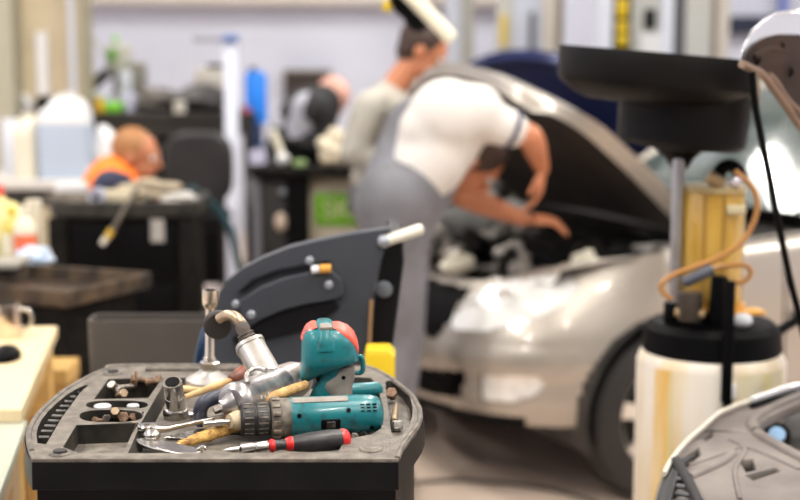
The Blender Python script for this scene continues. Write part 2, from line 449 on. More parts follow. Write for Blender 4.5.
c = hp(325, 323.5)-Yh*.018; B().box(c, (.02, .024, .006), rot=Matrix((Xh, Yh, Xh.cross(Yh))).transposed(), bev=.002).obj('latch_pad', m_tgrey, q)
b = B(); c = hp(359, 365); b.tube([c+v3(-.006, 0, .012), c+v3(.003, 0, .014), c+v3(.006, 0, .006), c+v3(.006, 0, -.008), c+v3(.001, 0, -.013), c+v3(-.008, 0, -.012)], .0042, 10, smooth=3); b.obj('strap_lug', m_teal, dr)

# second teal tool behind
t2 = thing('cordless_screwdriver', 'small teal tool body poking out behind the upright drill handle', 'power screwdriver', T(360, 395, -.03))
a0 = T(335, 393, .004)+v3(0, .05, 0); a1 = T(382, 389, .004)+v3(0, .0, 0); a0 = T(338, 392, .006)
b = B(); b.lathe(a0, a1, [(0, .011), (.1, .0128), (.85, .0132), (.95, .011), (1, .006)], 28); b.obj('barrel', m_teal, t2)
b = B(); b.lathe(a0, T(322, 393.5, .004), [(0, .009), (1, .007)], 20); b.obj('collar', m_blk, t2)

# pneumatic wrench
aw = thing('air_impact_wrench', 'silver cast pneumatic impact wrench lying with its grip and hose tube up', 'impact wrench', T(250, 400, -.03))
zi = .034
I0 = T(234, 403, zi); I1 = T(279, 385, zi); ix = (I1-I0).normalized(); Li = (I1-I0).length; Ri = .0300
b = B(); b.lathe(I0, I1, [(-.06, Ri*.5), (-.05, Ri*.78), (0, Ri*.98), (.03, Ri*1.05), (.09, Ri*1.05), (.12, Ri*.97), (.8, Ri*.98), (.86, Ri*1.03), (1, Ri*1.0)], 40); b.obj('hammer_case', m_alu, aw)
I2 = T(305, 376.5, zi); b = B(); b.lathe(I1, I2, [(0, Ri*.98), (.1, Ri*1.04), (.55, Ri*1.04), (.8, Ri*.9), (1, Ri*.55)], 36); b.obj('motor_housing', mat('pinkish_alu', (.60, .53, .50), .32, .6, c2=(.42, .36, .34), nscale=25), aw)
In = T(221, 408, zi-.006); b = B(); b.lathe(I0-ix*.0, In, [(0, Ri*.7), (.3, Ri*.62), (.7, Ri*.42), (1, Ri*.4)], 28); b.obj('nose', m_alu, aw)
I4 = T(214, 410.5, zi-.009); B().lathe(In, I4, [(0, .007), (1, .007)], 4).obj('square_drive', m_chr, aw)
b = B(); w0 = T(270, 374, zi+.01)
g0 = T(268, 378, zi+.012); g1 = V(249.5, 344.5, g0.y+.045); gd = (g1-g0).normalized(); gX = v3(1, 0, 0)-gd*gd.x; gX.normalize(); gY = gd.cross(gX)
rings = [sup(g0+gd*(g1-g0).length*t, gX, gY, w_*px_*1.04, dd, 3.) for t, w_, dd in ((-.05, 15, .021), (.25, 15, .021), (.6, 14.6, .021), (.88, 14.4, .0215), (.9, 15.6, .023), (.985, 15.6, .023), (1.0, 14, .021))]
b.loft(rings); b.obj('grip', mat('grip_alu', (.52, .50, .47), .36, .7, c2=(.36, .34, .31), nscale=20), aw)
b = B(); t0 = T(254, 372, zi+.022)-v3(0, .004, 0)
b.tube([T(248, 383, .062), T(246.5, 376, .070), T(250, 371, .075), T(257, 368.5, .078), T(266, 370.5, .078)], .0042, 10, smooth=4); b.obj('trigger', m_chr, aw)
q0 = V(250.5, 345, g1.y); q1 = V(240.5, 323.5, g1.y+.01)
b = B(); prof = [(0, .016)]
for k in range(4): prof += [(.06+k*.14, .0165-k*.0006), (.12+k*.14, .0165-k*.0006), (.13+k*.14, .0130-k*.0006), (.19+k*.14, .0130-k*.0006)]
prof += [(.7, .0125), (.95, .0115), (.96, .0095), (1.05, .0095)]
b.lathe(q0, q1, [(t, r*.97) for t, r in prof], 28); b.obj('hose_fitting', mat('brown_grey_rubber', (.09, .072, .06), .5, c2=(.17, .14, .12), nscale=60), aw)
b = B(); b.tube([V(x, y, g1.y+.012+dy) for x, y, dy in ((243.5, 328, 0), (239.5, 321.5, .0), (234, 316.5, .005), (226.5, 315.3, .012), (219, 319, .02))], [.0098, .0096, .0092, .0088, .0085], 16, smooth=5); b.obj('inlet_tube', mat('beige_brass', (.55, .43, .3), .32, .7, c2=(.4, .3, .2), nscale=40), aw)
gb = V(218, 325, g1.y+.04); bd = v3(.25, -1, -.1).normalized()
b = B(); b.lathe(gb+bd*-.012, gb+bd*.006, [(0, .020), (.1, .0235), (.8, .0245), (1, .021)], 32); b.obj('hose_end_disc', mat('dark_brown_rubber', (.035, .028, .024), .55), aw)
b = B()      # illegible raised lettering cast in the case
for k, (t, a) in enumerate([(.25+.08*i, 62) for i in range(7)]):
    a = math.radians(a+18+4*(k % 2)); sd = ix.cross(up).normalized(); sd = -sd if sd.y > 0 else sd; uu = sd.cross(ix); uu = -uu if uu.z < 0 else uu
    nn = uu*math.cos(a)+sd*math.sin(a); c = I0+ix*Li*t+nn*Ri*.985
    b.box(c, (.0035, .006-.002*(k % 3 == 1), .0012), rot=Matrix((ix, nn.cross(ix), nn)).transposed())
b.obj('cast_lettering', mat('bright_cast', (.85, .82, .76), .3, .6), aw)
# hose end: dark blue strip behind
t = thing('air_hose', 'dark blue air hose dropping behind the chrome rod', 'hose', T(200, 372, 0))
B().tube([V(214, 326, 2.70), V(206, 330, 2.70), V(201.5, 345, 2.69), V(198, 365, 2.69), V(196, 395, 2.68), v3(-.38, 2.68, .4), v3(-.36, 2.68, FZ+.009), v3(-.2, 2.70, FZ+.009)], .0085, 12, smooth=4).obj('hose', mat('navy_rubber', (.012, .035, .08), .4), t)

# chrome T rod standing on a domed flange
xr = thing('socket_extension', 'tall chrome socket bar standing upright on a domed flange', 'socket extension', T(209, 387, -.03))
fy = T(209, 389, -.0205).y; k2 = sc(fy)
def X_(px, py): return V(px, py, fy)
b = B(); c0 = X_(208.5, 389); c1 = X_(209.5, 370)
b.lathe(c0, c1, [(0, 22.5*k2), (.05, 23.5*k2), (.48, 23.5*k2), (.58, 21*k2), (.72, 16*k2), (.88, 11.5*k2), (1, 10*k2)], 40); b.obj('flange', mat('cast_flange', (.50, .48, .45), .38, .35, c2=(.36, .34, .32), nscale=30), xr)
b = B(); b.lathe(X_(209.5, 371), X_(209.8, 361), [(0, 9.2*k2), (.1, 10*k2), (.85, 10*k2), (1, 8.5*k2)], 6); b.obj('hex_nut', m_chr, xr)
b = B(); b.lathe(X_(209.8, 362), X_(210, 306), [(0, 6.5*k2), (.08, 6.5*k2), (.12, 5*k2), (.9, 4.6*k2), (1, 4.8*k2)], 20); b.obj('rod', mat('warm_chrome', (.68, .6, .5), .25, 1.), xr)
b = B(); b.lathe(X_(210, 308), X_(210, 290), [(0, 5.4*k2), (.2, 7.3*k2), (.35, 7.8*k2), (1, 8*k2)], 24); q = b.obj('socket_head', mat('warm_chrome', (.68, .6, .5), .25, 1.), xr)
B().lathe(X_(210, 291), X_(210, 289.6), [(0, 5.6*k2), (1, 5.6*k2)], 6).obj('socket_opening', m_black, q)

# tall socket standing on a wide socket
ts = thing('deep_socket', 'tall chrome deep socket leaning on top of a wider socket', 'socket', T(176, 408, 0))
sy = T(175, 418, -.02).y; k3 = sc(sy)
def Y_(px, py): return V(px, py, sy)
topS = V(172.3, 382, sy-.024)
b = B(); b.lathe(Y_(176.5, 410), topS, [(0, 9.6*k3), (.5, 9.9*k3), (.51, 9.6*k3), (.56, 9.6*k3), (.57, 10*k3), (.97, 10.2*k3), (1, 9.6*k3)], 30); b.obj('socket_body', m_chr, ts)
dd = (topS-Y_(176.5, 410)).normalized(); b = B(); b.lathe(topS-dd*.001, topS+dd*.0015, [(0, 7.4*k3), (1, 7.4*k3)], 12); b.obj('hex_opening', m_black, ts)
ws = thing('wide_socket', 'short wide chrome socket under the tall leaning one', 'socket', T(177, 425, -.03))
b = B(); b.lathe(Y_(176, 425), Y_(176, 408), [(0, 12.5*k3), (.5, 12.5*k3), (.55, 13*k3), (.8, 13.3*k3), (.95, 12*k3), (1, 10*k3)], 30); b.obj('socket_body', mat('dark_chrome', (.4, .37, .33), .25, 1.), ws)
rg = thing('chrome_roller', 'small chrome ring lying against the wide socket', 'ring', T(190, 418, -.03))
B().lathe(T(188, 416, -.008), T(198, 414, -.006), [(0, .009), (.1, .0105), (.4, .0105), (.5, .0085), (1, .0085)], 24).obj('ring', m_chr, rg)

# screwdriver in front
sd_ = thing('screwdriver', 'black and red handled screwdriver lying along the front lip', 'screwdriver', T(300, 446, -.02))
zs = .004
s0 = T(269, 446, zs); s1 = T(349.5, 438.5, zs); k4 = sc(2.08)
b = B(); b.lathe(s0, s1, [(.065, 5.8*k4), (.12, 5.2*k4), (.2, 5.6*k4), (.25, 7*k4), (.35, 8.5*k4), (.5, 10*k4), (.75, 11*k4), (.9, 10.4*k4)], 30); b.obj('handle', mat('black_grip', (.022, .02, .022), .4, c2=(.04, .035, .035), nscale=50), sd_)
b = B(); b.lathe(s0, s1, [(.89, 10.6*k4), (.93, 10.8*k4), (.97, 9.6*k4), (1, 6*k4)], 30); b.obj('end_cap', mat('bright_red_plastic', (.6, .02, .02), .35), sd_)
b = B(); b.lathe(s0, s1, [(0, 5*k4), (.02, 6.6*k4), (.05, 6.8*k4), (.065, 5.8*k4)], 30)
b.lathe(s0, s1, [(.2, 5.9*k4), (.22, 6.7*k4), (.27, 7.9*k4), (.285, 7.6*k4)], 30); b.obj('red_collar', mat('bright_red_plastic', (.6, .02, .02), .35), sd_)
s2 = T(240, 449, zs); s3 = T(223, 450.5, zs-.003)
b = B(); b.lathe(s0, s2, [(0, 4*k4), (.1, 5.6*k4), (.45, 5.6*k4), (.5, 4.4*k4), (.55, 5.8*k4), (1, 5.8*k4)], 22); b.obj('bit_sleeve', m_chr, sd_)
b = B(); b.lathe(s2, s3, [(0, 3*k4), (.4, 2.6*k4), (1, .5*k4)], 12); b.obj('blade', m_steel, sd_)

# wooden handles
wh = thing('wooden_handle', 'smooth tan wooden tool handle running behind the drill chuck', 'tool handle', T(280, 395, -.02))
b = B(); b.lathe(T(308, 384, .044), T(250, 405, .026), [(0, .004), (.03, .0075), (.3, .0085), (1, .007)], 18); b.obj('handle', m_wood, wh)
fh = thing('frayed_stick', 'rough splintered wooden stick pointing at the open wrench', 'stick', T(205, 436, -.02))
b = B(); p0 = T(240, 425, .0); p1 = T(176, 446, -.012); q = []
for k in range(13):
    t = k/12; q.append((t, (.0085*math.sin(PI*min(1, .25+t*.72))**.6+.0012)*(1+.12*math.sin(k*2.3))))
b.lathe(p0, p1, q, 14)
b.obj('stick', mat('splintered_wood', (.68, .42, .12), .7, c2=(.26, .12, .03), nscale=110, bump=.8, bscale=260), fh)
b = B()
for k in range(46):
    t = random.random(); c = p0.lerp(p1, t); r = .0085*math.sin(PI*min(1, .25+t*.72))**.6; a = random.uniform(-1.3, 1.8)
    nn = v3(0, -math.sin(a), math.cos(a)); d = (p1-p0).normalized()
    b.lathe(c+nn*r*.85, c+nn*(r+.0022)+d*.012, [(0, .0011), (1, .0003)], 5)
b.obj('splinters', mat('splinter_pale', (.75, .48, .16), .7), fh)
pb = thing('file_handle', 'pale wooden shaft with a red-brown lacquered grip behind the impact wrench', 'file', T(225, 380, -.01))
b = B(); b.lathe(T(233, 380, .012), T(185, 397, -.006), [(0, .0055), (.4, .0065), (1, .0045)], 14); b.obj('shaft', m_woodp, pb)
b = B(); b.lathe(T(231, 380.5, .012), T(250, 368, .025), [(0, .008), (.1, .0115), (.6, .0125), (1, .010)], 20); b.obj('grip', m_ferr, pb)
bt = thing('pale_batten', 'flat pale wooden strip lying under the file shaft', 'wooden strip', T(200, 392, -.03))
B().box((T(165, 392, -.012)+T(240, 386, -.012))/2, ((T(240, 386, -.012)-T(165, 392, -.012)).length, .018, .008), rot=-.05, bev=.002).obj('strip', m_woodp, bt)

# blue vinyl handled pliers in front of the wrench nose
pl = thing('pliers_grip', 'dark blue vinyl dipped grip bowed in front of the impact wrench nose', 'pliers', T(205, 412, -.03))
B().tube([T(224, 395.5, .03), T(214, 398, .033), T(205, 402, .03), T(201, 408, .02), T(200, 415, .006), T(201, 421, -.008)], .0115, 12, smooth=4).obj('grip', m_dblue, pl)
cb = thing('chrome_bar', 'thin chrome bar crossing in front of the impact wrench nose', 'bar', T(230, 408, 0))
B().tube([T(214, 402, .02), T(245, 409, .018)], .0032, 10).obj('bar', m_chr, cb)

# wrenches at left
fw = thing('flex_head_wrench', 'long chrome flex-head wrench with a pivot pin at its left end', 'wrench', T(190, 425, -.02))
h0 = T(147, 427, .004)
b = B(); b.lathe(h0-v3(0, 0, .006), h0+v3(0, 0, .004), [(0, .012), (.2, .0145), (.8, .0145), (1, .0125)], 26); hd = b.obj('ring_head', m_chr, fw)
B().lathe(h0+v3(0, 0, .0035), h0+v3(0, 0, .006), [(0, .0045), (1, .004)], 16).obj('pivot_pin', mat('dark_pin', (.3, .28, .26), .35, 1.), hd)
b = B(); d0 = T(152, 426, .006); d1 = T(162, 429.5, .0); d2 = T(243, 413, .014)
b.loft([sup(c, v3(.2, 1, 0).normalized(), up, w_, h2, 3., 16) for c, w_, h2 in ((d0, .011, .005), (T(158, 429, .003), .010, .0055), (T(168, 429, .0), .0075, .005), (T(185, 425, .004), .0065, .0042), (T(215, 418.5, .009), .0062, .004), (d2, .006, .004))])
b.obj('shank', m_chr, fw)
aj = thing('open_end_wrench', 'flat silver open-end wrench under the flex-head wrench', 'wrench', T(165, 445, -.03))
b = B(); b.prism(Tl([(134, 439), (150, 437), (175, 442.5), (200, 448), (203, 450.5), (196, 453), (175, 452.5), (152, 447.5), (138, 442.5)], -.004), (0, 0, -.006)); b.obj('jaw', m_chr, aj, bevel=.0015)
b = B(); b.ball(T(152, 435, -.001), (.0135, .0135, .009)); b.obj('ball_joint', m_chr, aj)
b = B(); b.tube([T(197, 449, -.004), T(203, 446, .002), T(206, 450, -.004)], .0018, 8, smooth=3); b.obj('clip_wire', m_chr, aj)
sp = thing('steel_spatula', 'flat grey blade lying under the chrome wrench shank', 'blade', T(190, 437, -.03))
B().prism(Tl([(164, 437), (185, 431), (215, 427), (222, 430), (190, 438)], -.016), (0, 0, -.003)).obj('blade', m_steel, sp, bevel=.0008)
ct_ = thing('cutting_plate', 'dark flat strip lying on the tray floor beneath the drill chuck', 'strip', T(250, 437, -.03))
B().box(T(246, 434, -.022), (.075, .02, .008), rot=.05, bev=.002).obj('plate', m_blackd, ct_)

# fasteners
def bolt(name, label, cat, a, bb, hr, sr, m, group=None, washer=0.):
    t = thing(name, label, cat, tuple((a+bb)/2), 0, group); d = (bb-a).normalized()
    B().lathe(a, a+d*hr*.75, [(0, hr*.85), (.15, hr), (.9, hr)], 6).obj('hex_head', m, t)
    b = B(); L1 = (bb-a).length; pr = [(0, sr)]
    for k in range(8): pr += [(.3+k*.085, sr), (.34+k*.085, sr*.86)]
    b.lathe(a+d*hr*.5, bb, pr+[(1, sr*.7)], 12); b.obj('shank', m, t)
    if washer: B().lathe(a+d*hr*.75, a+d*(hr*.75+.003), [(0, washer), (1, washer)], 24).obj('washer', m_rust, t)
    return t
m_dst = mat('dull_steel', (.34, .31, .28), .4, .7, c2=(.13, .10, .08), nscale=120)
bolt('hex_bolt', 'large rusty bolt with a broad washer in the back left pocket', 'bolt', T(131, 379, .0), T(152, 381, -.006), .009, .0048, m_rust, washer=.0165)
bolt('hex_bolt', 'rusty nut-ended bolt at the right end of the back left pocket', 'bolt', T(161, 380, .002), T(146, 383, -.004), .0105, .006, m_rust)
bolt('hex_bolt', 'grey bolt standing tilted at the left end of the back left pocket', 'bolt', T(111, 384, .004), T(117, 393, -.016), .0085, .005, m_dst)
bolt('hex_bolt', 'brassy hex bolt lying in the middle of the back left pocket', 'bolt', T(124, 393, -.008), T(117, 396, -.02), .008, .005, m_brass)
bolt('hex_bolt', 'steel bolt lying across the back left pocket beside the washer', 'bolt', T(116, 388, -.01), T(134, 386, -.012), .007, .0045, m_dst)
bolt('hex_bolt', 'rusty hex-headed bolt at the back of the curved right channel', 'bolt', T(391, 392, .0), T(393, 398, -.014), .0105, .006, m_rust)
t = thing('brass_pin', 'pointed brass pin lying in the curved right channel', 'pin', T(395, 412, -.015)); B().lathe(T(394, 421, -.009), T(396.5, 404, -.009), [(0, .0045), (.1, .0058), (.6, .0055), (.75, .004), (1, .0025)], 18).obj('pin', m_brass, t)
t = thing('steel_nut', 'bright hex nut at the front of the curved right channel', 'nut', T(397, 429, -.02)); 
B().lathe(T(397, 430, -.018), T(397, 430, -.018)+v3(0, .002, .014), [(0, .009), (.5, .010), (1, .0085)], 6).obj('nut', mat('bright_nut', (.6, .57, .52), .4, .5), t); B().lathe(T(397, 430, -.004)+v3(0, .002, -.001), T(397, 430, -.004)+v3(0, .002, .003), [(0, .005), (1, .0045)], 12).obj('stud', m_dst, t)
t = thing('plastic_disc', 'clear white plastic cap in the left of the narrow oval cup', 'cap', T(102, 405, -.01)); B().lathe(T(102.5, 404.8, -.001)-v3(0, 0, .010), T(102.5, 404.8, -.001), [(0, .013), (.8, .0145), (1, .0125)], 24).obj('cap', mat('milky_plastic', (.62, .62, .62), .3, trans=.3), t)
t = thing('plastic_disc', 'small flat white plastic cap in the right of the narrow oval cup', 'cap', T(133, 404, -.01)); B().lathe(T(133, 404.5, -.002)-v3(0, 0, .009), T(133, 404.5, -.002), [(0, .009), (.8, .0105), (1, .009)], 24).obj('cap', mat('milky_plastic', (.62, .62, .62), .3, trans=.3), t)
lab = ['leftmost flat rusty bolt in the front oval cup', 'pale steel bolt left of centre in the front oval cup', 'upright rusty stud standing in the front oval cup', 'orange rusty nut right of the upright stud', 'small rusty bolt near the right end of the oval cup', 'dull steel bolt lying at the back of the front oval cup']
for k, (x, y, dx, dy, z1, m_, r) in enumerate([(94, 420, 8, 1, -.012, m_rust, .006), (106, 418.5, 5, -3, -.006, m_dst, .0065), (115, 411, .5, 8, .008, m_brass, .0072), (123, 417, 5, 1.5, -.004, m_rust, .009), (134, 417, -6, 2, -.009, m_rust, .007), (128, 413.5, 8, .5, -.008, m_dst, .006)]):
    bolt('small_bolt', lab[k], 'bolt', T(x, y, z1), T(x+dx, y+dy, -.018), r, r*.62, m_, group='fasteners in the front oval cup')
for k, (x, y) in enumerate([(354, 437), (363, 435), (371, 433.5)]):
    bolt('small_bolt', ['dark small screw left of two others under the drill rear', 'dark small screw in the middle under the drill rear', 'dark small screw nearest the corner boss under the drill rear'][k], 'screw', T(x, y, -.014), T(x+6, y-3, -.018), .007, .004, m_dst if k != 1 else m_blk, group='screws under the drill rear')
# ================================================================ left side: tables
m_ltop = mat('cream_laminate', (.72, .58, .36), .42, noise=.08, nscale=5)
m_gtop = mat('pale_green_laminate', (.42, .44, .36), .35, noise=.12, nscale=6)
m_ywood = mat('yellow_pine', (.58, .36, .12), .55, noise=.25, nscale=8, stretch=(1, 6, 6))
m_dkmet = mat('dark_metal', (.05, .045, .04), .5, .5, noise=.3, nscale=9)
def table(name, label, top, z, th, mt, ml, legs=True):
    t = thing(name, label, 'table', tuple(sum((Vector(p) for p in top), Vector())/len(top)-v3(0, 0, z)))
    B().prism([v3(p[0], p[1], z-th) for p in top], (0, 0, th)).obj('tabletop', mt, t, bevel=.003)
    c = sum((Vector((p[0], p[1], 0)) for p in top), Vector())/len(top)
    if legs:
        for p in top:
            q = v3(p[0], p[1], 0); q = q+(c-q).normalized()*.06
            B().box((q.x, q.y, (z-th+FZ)/2), (.05, .05, z-th-FZ)).obj('leg', ml, t, smooth=False)
        B().prism([c+(v3(p[0], p[1], z-th-.09)-c)*.94-v3(0, 0, 0) if 0 else v3(c.x+(p[0]-c.x)*.93, c.y+(p[1]-c.y)*.93, z-th-.08) for p in top], (0, 0, .08)).obj('apron', ml, t, smooth=False)
    return t
a, b_ = P(57.5, 326, .74), P(21.5, 409, .74)
table('workbench', 'cream laminate table with a metal mug and a black mouse on it', [a, b_, b_+v3(-.75, 0, 0), a+v3(-.75, 0, 0)], .74, .03, m_ltop, m_ywood)
a, b_ = P(27.5, 419.5, .71), P(-3, 500, .71); b_ = a+(b_-a)*1.05
table('side_table', 'pale green topped table nearest the camera at the left edge', [a, b_, b_+v3(-.6, 0, 0), a+v3(-.6, 0, 0)], .71, .022, m_gtop, mat('tan_board', (.4, .28, .16), .6, noise=.2, nscale=6))
# pine stool behind the cream table
st_o = thing('pine_stool', 'yellow pine stool showing behind the cream table', 'stool', (-.95, 3.91, 0))
c = V(50, 372, 3.91)
B().box((c.x, 3.91, c.z), (.13, .16, .05), bev=.004).obj('seat', m_ywood, st_o)
for sx in (-.045, .045):
    for sy in (-.06, .06): B().box((c.x+sx, 3.91+sy, (c.z-.02+FZ)/2), (.03, .03, c.z-.02-FZ)).obj('leg', m_ywood, st_o, smooth=False)
# mug
q = P(7, 337, .74); mg = thing('metal_mug', 'shiny copper-toned metal mug with a loop handle on the cream table', 'mug', q)
B().lathe(q, q+v3(0, 0, .088), [(0, .036), (.05, .038), (.97, .038), (1, .037)], 28).obj('mug_body', mat('copper_steel', (.66, .5, .36), .18, 1., c2=(.8, .7, .6), nscale=10), mg)
B().tube([q+v3(.036, 0, .072), q+v3(.058, 0, .07), q+v3(.066, 0, .048), q+v3(.056, 0, .026), q+v3(.036, 0, .02)], .005, 10, smooth=4).obj('handle', m_chr, mg)
B().lathe(q+v3(0, 0, .086), q+v3(0, 0, .0885), [(0, .034), (1, .033)], 24).obj('coffee', m_black, mg)
q = P(6, 359, .74); ms = thing('computer_mouse', 'black computer mouse on the cream table', 'mouse', q)
b = B(); b.ball(q+v3(0, 0, .008), (.035, .055, .026)); b.obj('shell', m_black, ms)

# dark drip-tray trolley with worn rim
dt = thing('drip_tray_trolley', 'dark square drip tray trolley with a rusty worn rim', 'trolley', (-.85, 3.8, 0))
zr = .80
c4 = [P(66, 292, zr), P(152, 272, zr), P(28, 263.5, zr), P(-75, 277, zr)]
cen = sum(c4, Vector())/4
def sc4(f, z): return [v3(cen.x+(p.x-cen.x)*f, cen.y+(p.y-cen.y)*f, z) for p in c4]
b = B(); b.loft([sc4(.9, zr-.05), sc4(.93, zr-.035), sc4(.955, zr), sc4(1, zr), sc4(1.0, zr-.045), sc4(.96, zr-.05)], cap=False); b.obj('rim', mat('rusty_worn_rim', (.09, .06, .035), .5, c2=(.016, .013, .011), nscale=14, spec=.3), dt, bevel=.004)
b = B(); b.prism(sc4(.93, zr-.05), (0, 0, .012)); b.obj('tray_floor', mat('oily_floor', (.012, .011, .01), .25, c2=(.05, .03, .02), nscale=9), dt)
b = B(); b.loft([sc4(.84, zr-.05), sc4(.8, FZ+.12)]); b.obj('cabinet', m_blackd, dt)
for p in sc4(.7, FZ+.06): B().cyl(p-v3(.015, 0, 0), p+v3(.015, 0, 0), .06, n=20).obj('caster_wheel', m_black, dt)
q = P(10, 268, zr); o = thing('steel_plate', 'grey metal lid resting on the back of the drip tray', 'lid', q)
B().prism([q+v3(-.15, -.03, 0), q+v3(.03, -.03, 0), q+v3(.05, .06, .01), q+v3(-.15, .06, .01)], (0, 0, .02)).obj('lid', mat('greyish_lid', (.3, .28, .24), .5), o, bevel=.004)

# brown-grey plastic bin behind the tray
yb = 3.3; x0, x1 = V(86, 321, yb).x, V(238, 321, yb).x; zt = V(86, 321, yb).z
bn = thing('plastic_bin', 'plain brown-grey plastic bin standing right behind the tool trolley', 'bin', ((x0+x1)/2, yb+.15, 0))
m_bin = mat('brown_grey_plastic', (.075, .066, .058), .5, noise=.12, nscale=8)
def rrect(cx, cy, hx, hy, z, r=.03, n=6):
    o = []
    for sx, sy, a0 in ((1, 1, 0), (-1, 1, 90), (-1, -1, 180), (1, -1, 270)):
        for k in range(n+1):
            a = math.radians(a0+90*k/n); o.append(v3(cx+sx*(hx-r)+r*math.cos(a), cy+sy*(hy-r)+r*math.sin(a), z))
    return o
w2 = (x1-x0)/2
bx_ = (x0+x1)/2
b = B(); b.loft([rrect(bx_, yb+.05, w2*.9, .04, FZ, .02), rrect(bx_, yb+.05, w2, .05, zt-.012, .02), rrect(bx_, yb+.05, w2, .05, zt, .02), rrect(bx_, yb+.05, w2-.006, .044, zt, .018), rrect(bx_, yb+.05, w2*.9-.006, .036, FZ+.02, .016)]); b.obj('bin_body', m_bin, bn)
b = B(); b.loft([rrect(bx_, yb+.05, w2+.006, .056, zt-.03, .02), rrect(bx_, yb+.05, w2+.006, .056, zt-.02, .02)]); b.obj('rim', m_bin, bn) if 0 else b.bm.free()
# dark grey moulded machine housing
m_hous = mat('charcoal_housing', (.052, .057, .070), .42, noise=.12, nscale=6)
m_hdk = mat('black_recess', (.008, .008, .010), .45, spec=.2)
yh = 3.0
mh = thing('machine_housing', 'charcoal moulded machine hood with a curved grip recess and a pale roller handle', 'machine', (V(300, 300, yh).x, yh+.1, 0))
ol = [(219, 292), (228, 280), (243, 268), (262, 258), (290, 247), (320, 240), (350, 234), (391, 228), (384, 250), (377, 275), (372, 300), (369, 330), (367, 372), (367, 440), (235, 440), (222, 400), (208, 365), (212, 330)]
b = B(); b.prism([V(x, y, yh) for x, y in ol], (0.0, .045, 0)); b.obj('side_panel', m_hous, mh, bevel=.006, seg=3)
def strip(center, halfw, y, off, th):
    """flat curved strip between two px polylines"""
    up_ = [V(x, yy, y)+v3(0, off, 0) for x, yy in center]; lo_ = [V(x, yy, y)+v3(0, off, 0) for x, yy in halfw]
    b = B(); b.prism(up_+lo_[::-1], (0, th, 0)); return b
strip([(238, 292), (252, 279), (275, 270), (305, 264), (330, 260)], [(246, 291), (258, 282), (280, 274), (307, 269), (330, 266)], yh, -.006, .008).obj('upper_groove', m_hdk, mh)
b = strip([(240, 300), (262, 286), (285, 277), (312, 271), (332, 270), (342, 279), (343, 292)], [(243, 330), (262, 318), (283, 309), (305, 303), (325, 300), (338, 297), (343, 293)], yh, -.016, .018); b.obj('grip_cover', mat('charcoal_lighter', (.045, .049, .060), .38), mh, bevel=.005, seg=3)
strip([(232, 337), (262, 319), (285, 310), (310, 304), (335, 300)], [(238, 350), (262, 340), (290, 333), (315, 326), (340, 306)], yh, -.008, .01).obj('lower_recess', m_hdk, mh, bevel=.003)
c = V(299, 310, yh)-v3(0, .01, 0)
for k, (x, y) in enumerate(((309.5, 261), (329, 284), (236, 304.5), (252, 313.5))):
    c = V(x, y, yh-.003)-v3(0, .016 if k in (1, 3) else 0, 0); B().lathe(c+v3(0, .004, 0), c-v3(0, .004, 0), [(0, .009), (.6, .009), (1, .006)], 18).obj('rivet', mat('grey_rivet', (.3, .32, .36), .4, .3), mh)
B().tube([V(312, 270, yh-.02), V(319, 269, yh-.02)], .0085, 14).obj('cable_sleeve', mat('white_sleeve', (.75, .75, .8), .4), mh)
B().tube([V(320, 269, yh-.02), V(331, 268.5, yh-.02)], .0095, 14).obj('amber_tip', mat('amber_plastic', (.65, .33, .06), .35), mh)
b = B(); b.prism([V(x, y, yh+.06) for x, y in ((386, 236), (402, 240), (404, 262), (399, 300), (393, 345), (388, 400), (368, 400), (370, 330), (378, 275))], (0, .3, 0)); b.obj('end_panel', m_hdk, mh, bevel=.006)
b = B(); q0, q1 = V(385, 241, yh+.0), V(422, 229, yh+.05); b.cyl(q0, q1, .0125, n=20, bev=.005); b.obj('roller_handle', mat('pale_roller', (.62, .60, .52), .35), mh)
B().ball(V(384, 241.5, yh), .0145, 12).obj('roller_bolt', mat('grey_rivet', (.3, .32, .36), .4, .3), mh)
c = V(384, 289, yh+.055); B().lathe(c, c-v3(0, .012, 0), [(0, .018), (.7, .018), (1, .012)], 20).obj('round_knob', mat('smoke_grey', (.16, .18, .21), .4), mh)
c = V(372.5, 320, yh-.01); B().tube([V(371.5, 300, yh-.012), V(370, 330, yh-.012), V(369, 360, yh-.012)], .004, 8).obj('copper_edge', mat('copper_edge', (.3, .17, .08), .5), mh)
B().box((V(300, 300, yh).x, yh+.17, (.8+FZ)/2), (.30, .24, .80-FZ), bev=.01).obj('pedestal', m_hous, mh)
# yellow container between trolley and housing
yy_ = 2.86; q = V(380, 358, yy_)
yj = thing('yellow_canister', 'small bright yellow canister glimpsed right of the drill', 'canister', (q.x, yy_, 0))
b = B(); zt_ = V(380, 347, yy_).z; b.loft([rrect(q.x, yy_, .03, .04, 0.62, .008), rrect(q.x, yy_, .031, .04, zt_-.012, .008), rrect(q.x-.003, yy_, .024, .035, zt_, .008)]); b.obj('canister_body', mat('yellow_plastic', (.66, .46, .015), .4), yj)
sd2 = thing('low_stand', 'plain dark stand under the small yellow canister', 'stand', (q.x, yy_, 0)); B().box((q.x+.0, yy_+.01, .605), (.09, .1, .03), bev=.005).obj('top', m_blackd, sd2); B().box((q.x, yy_+.01, .295), (.05, .05, .59)).obj('post', m_blackd, sd2)

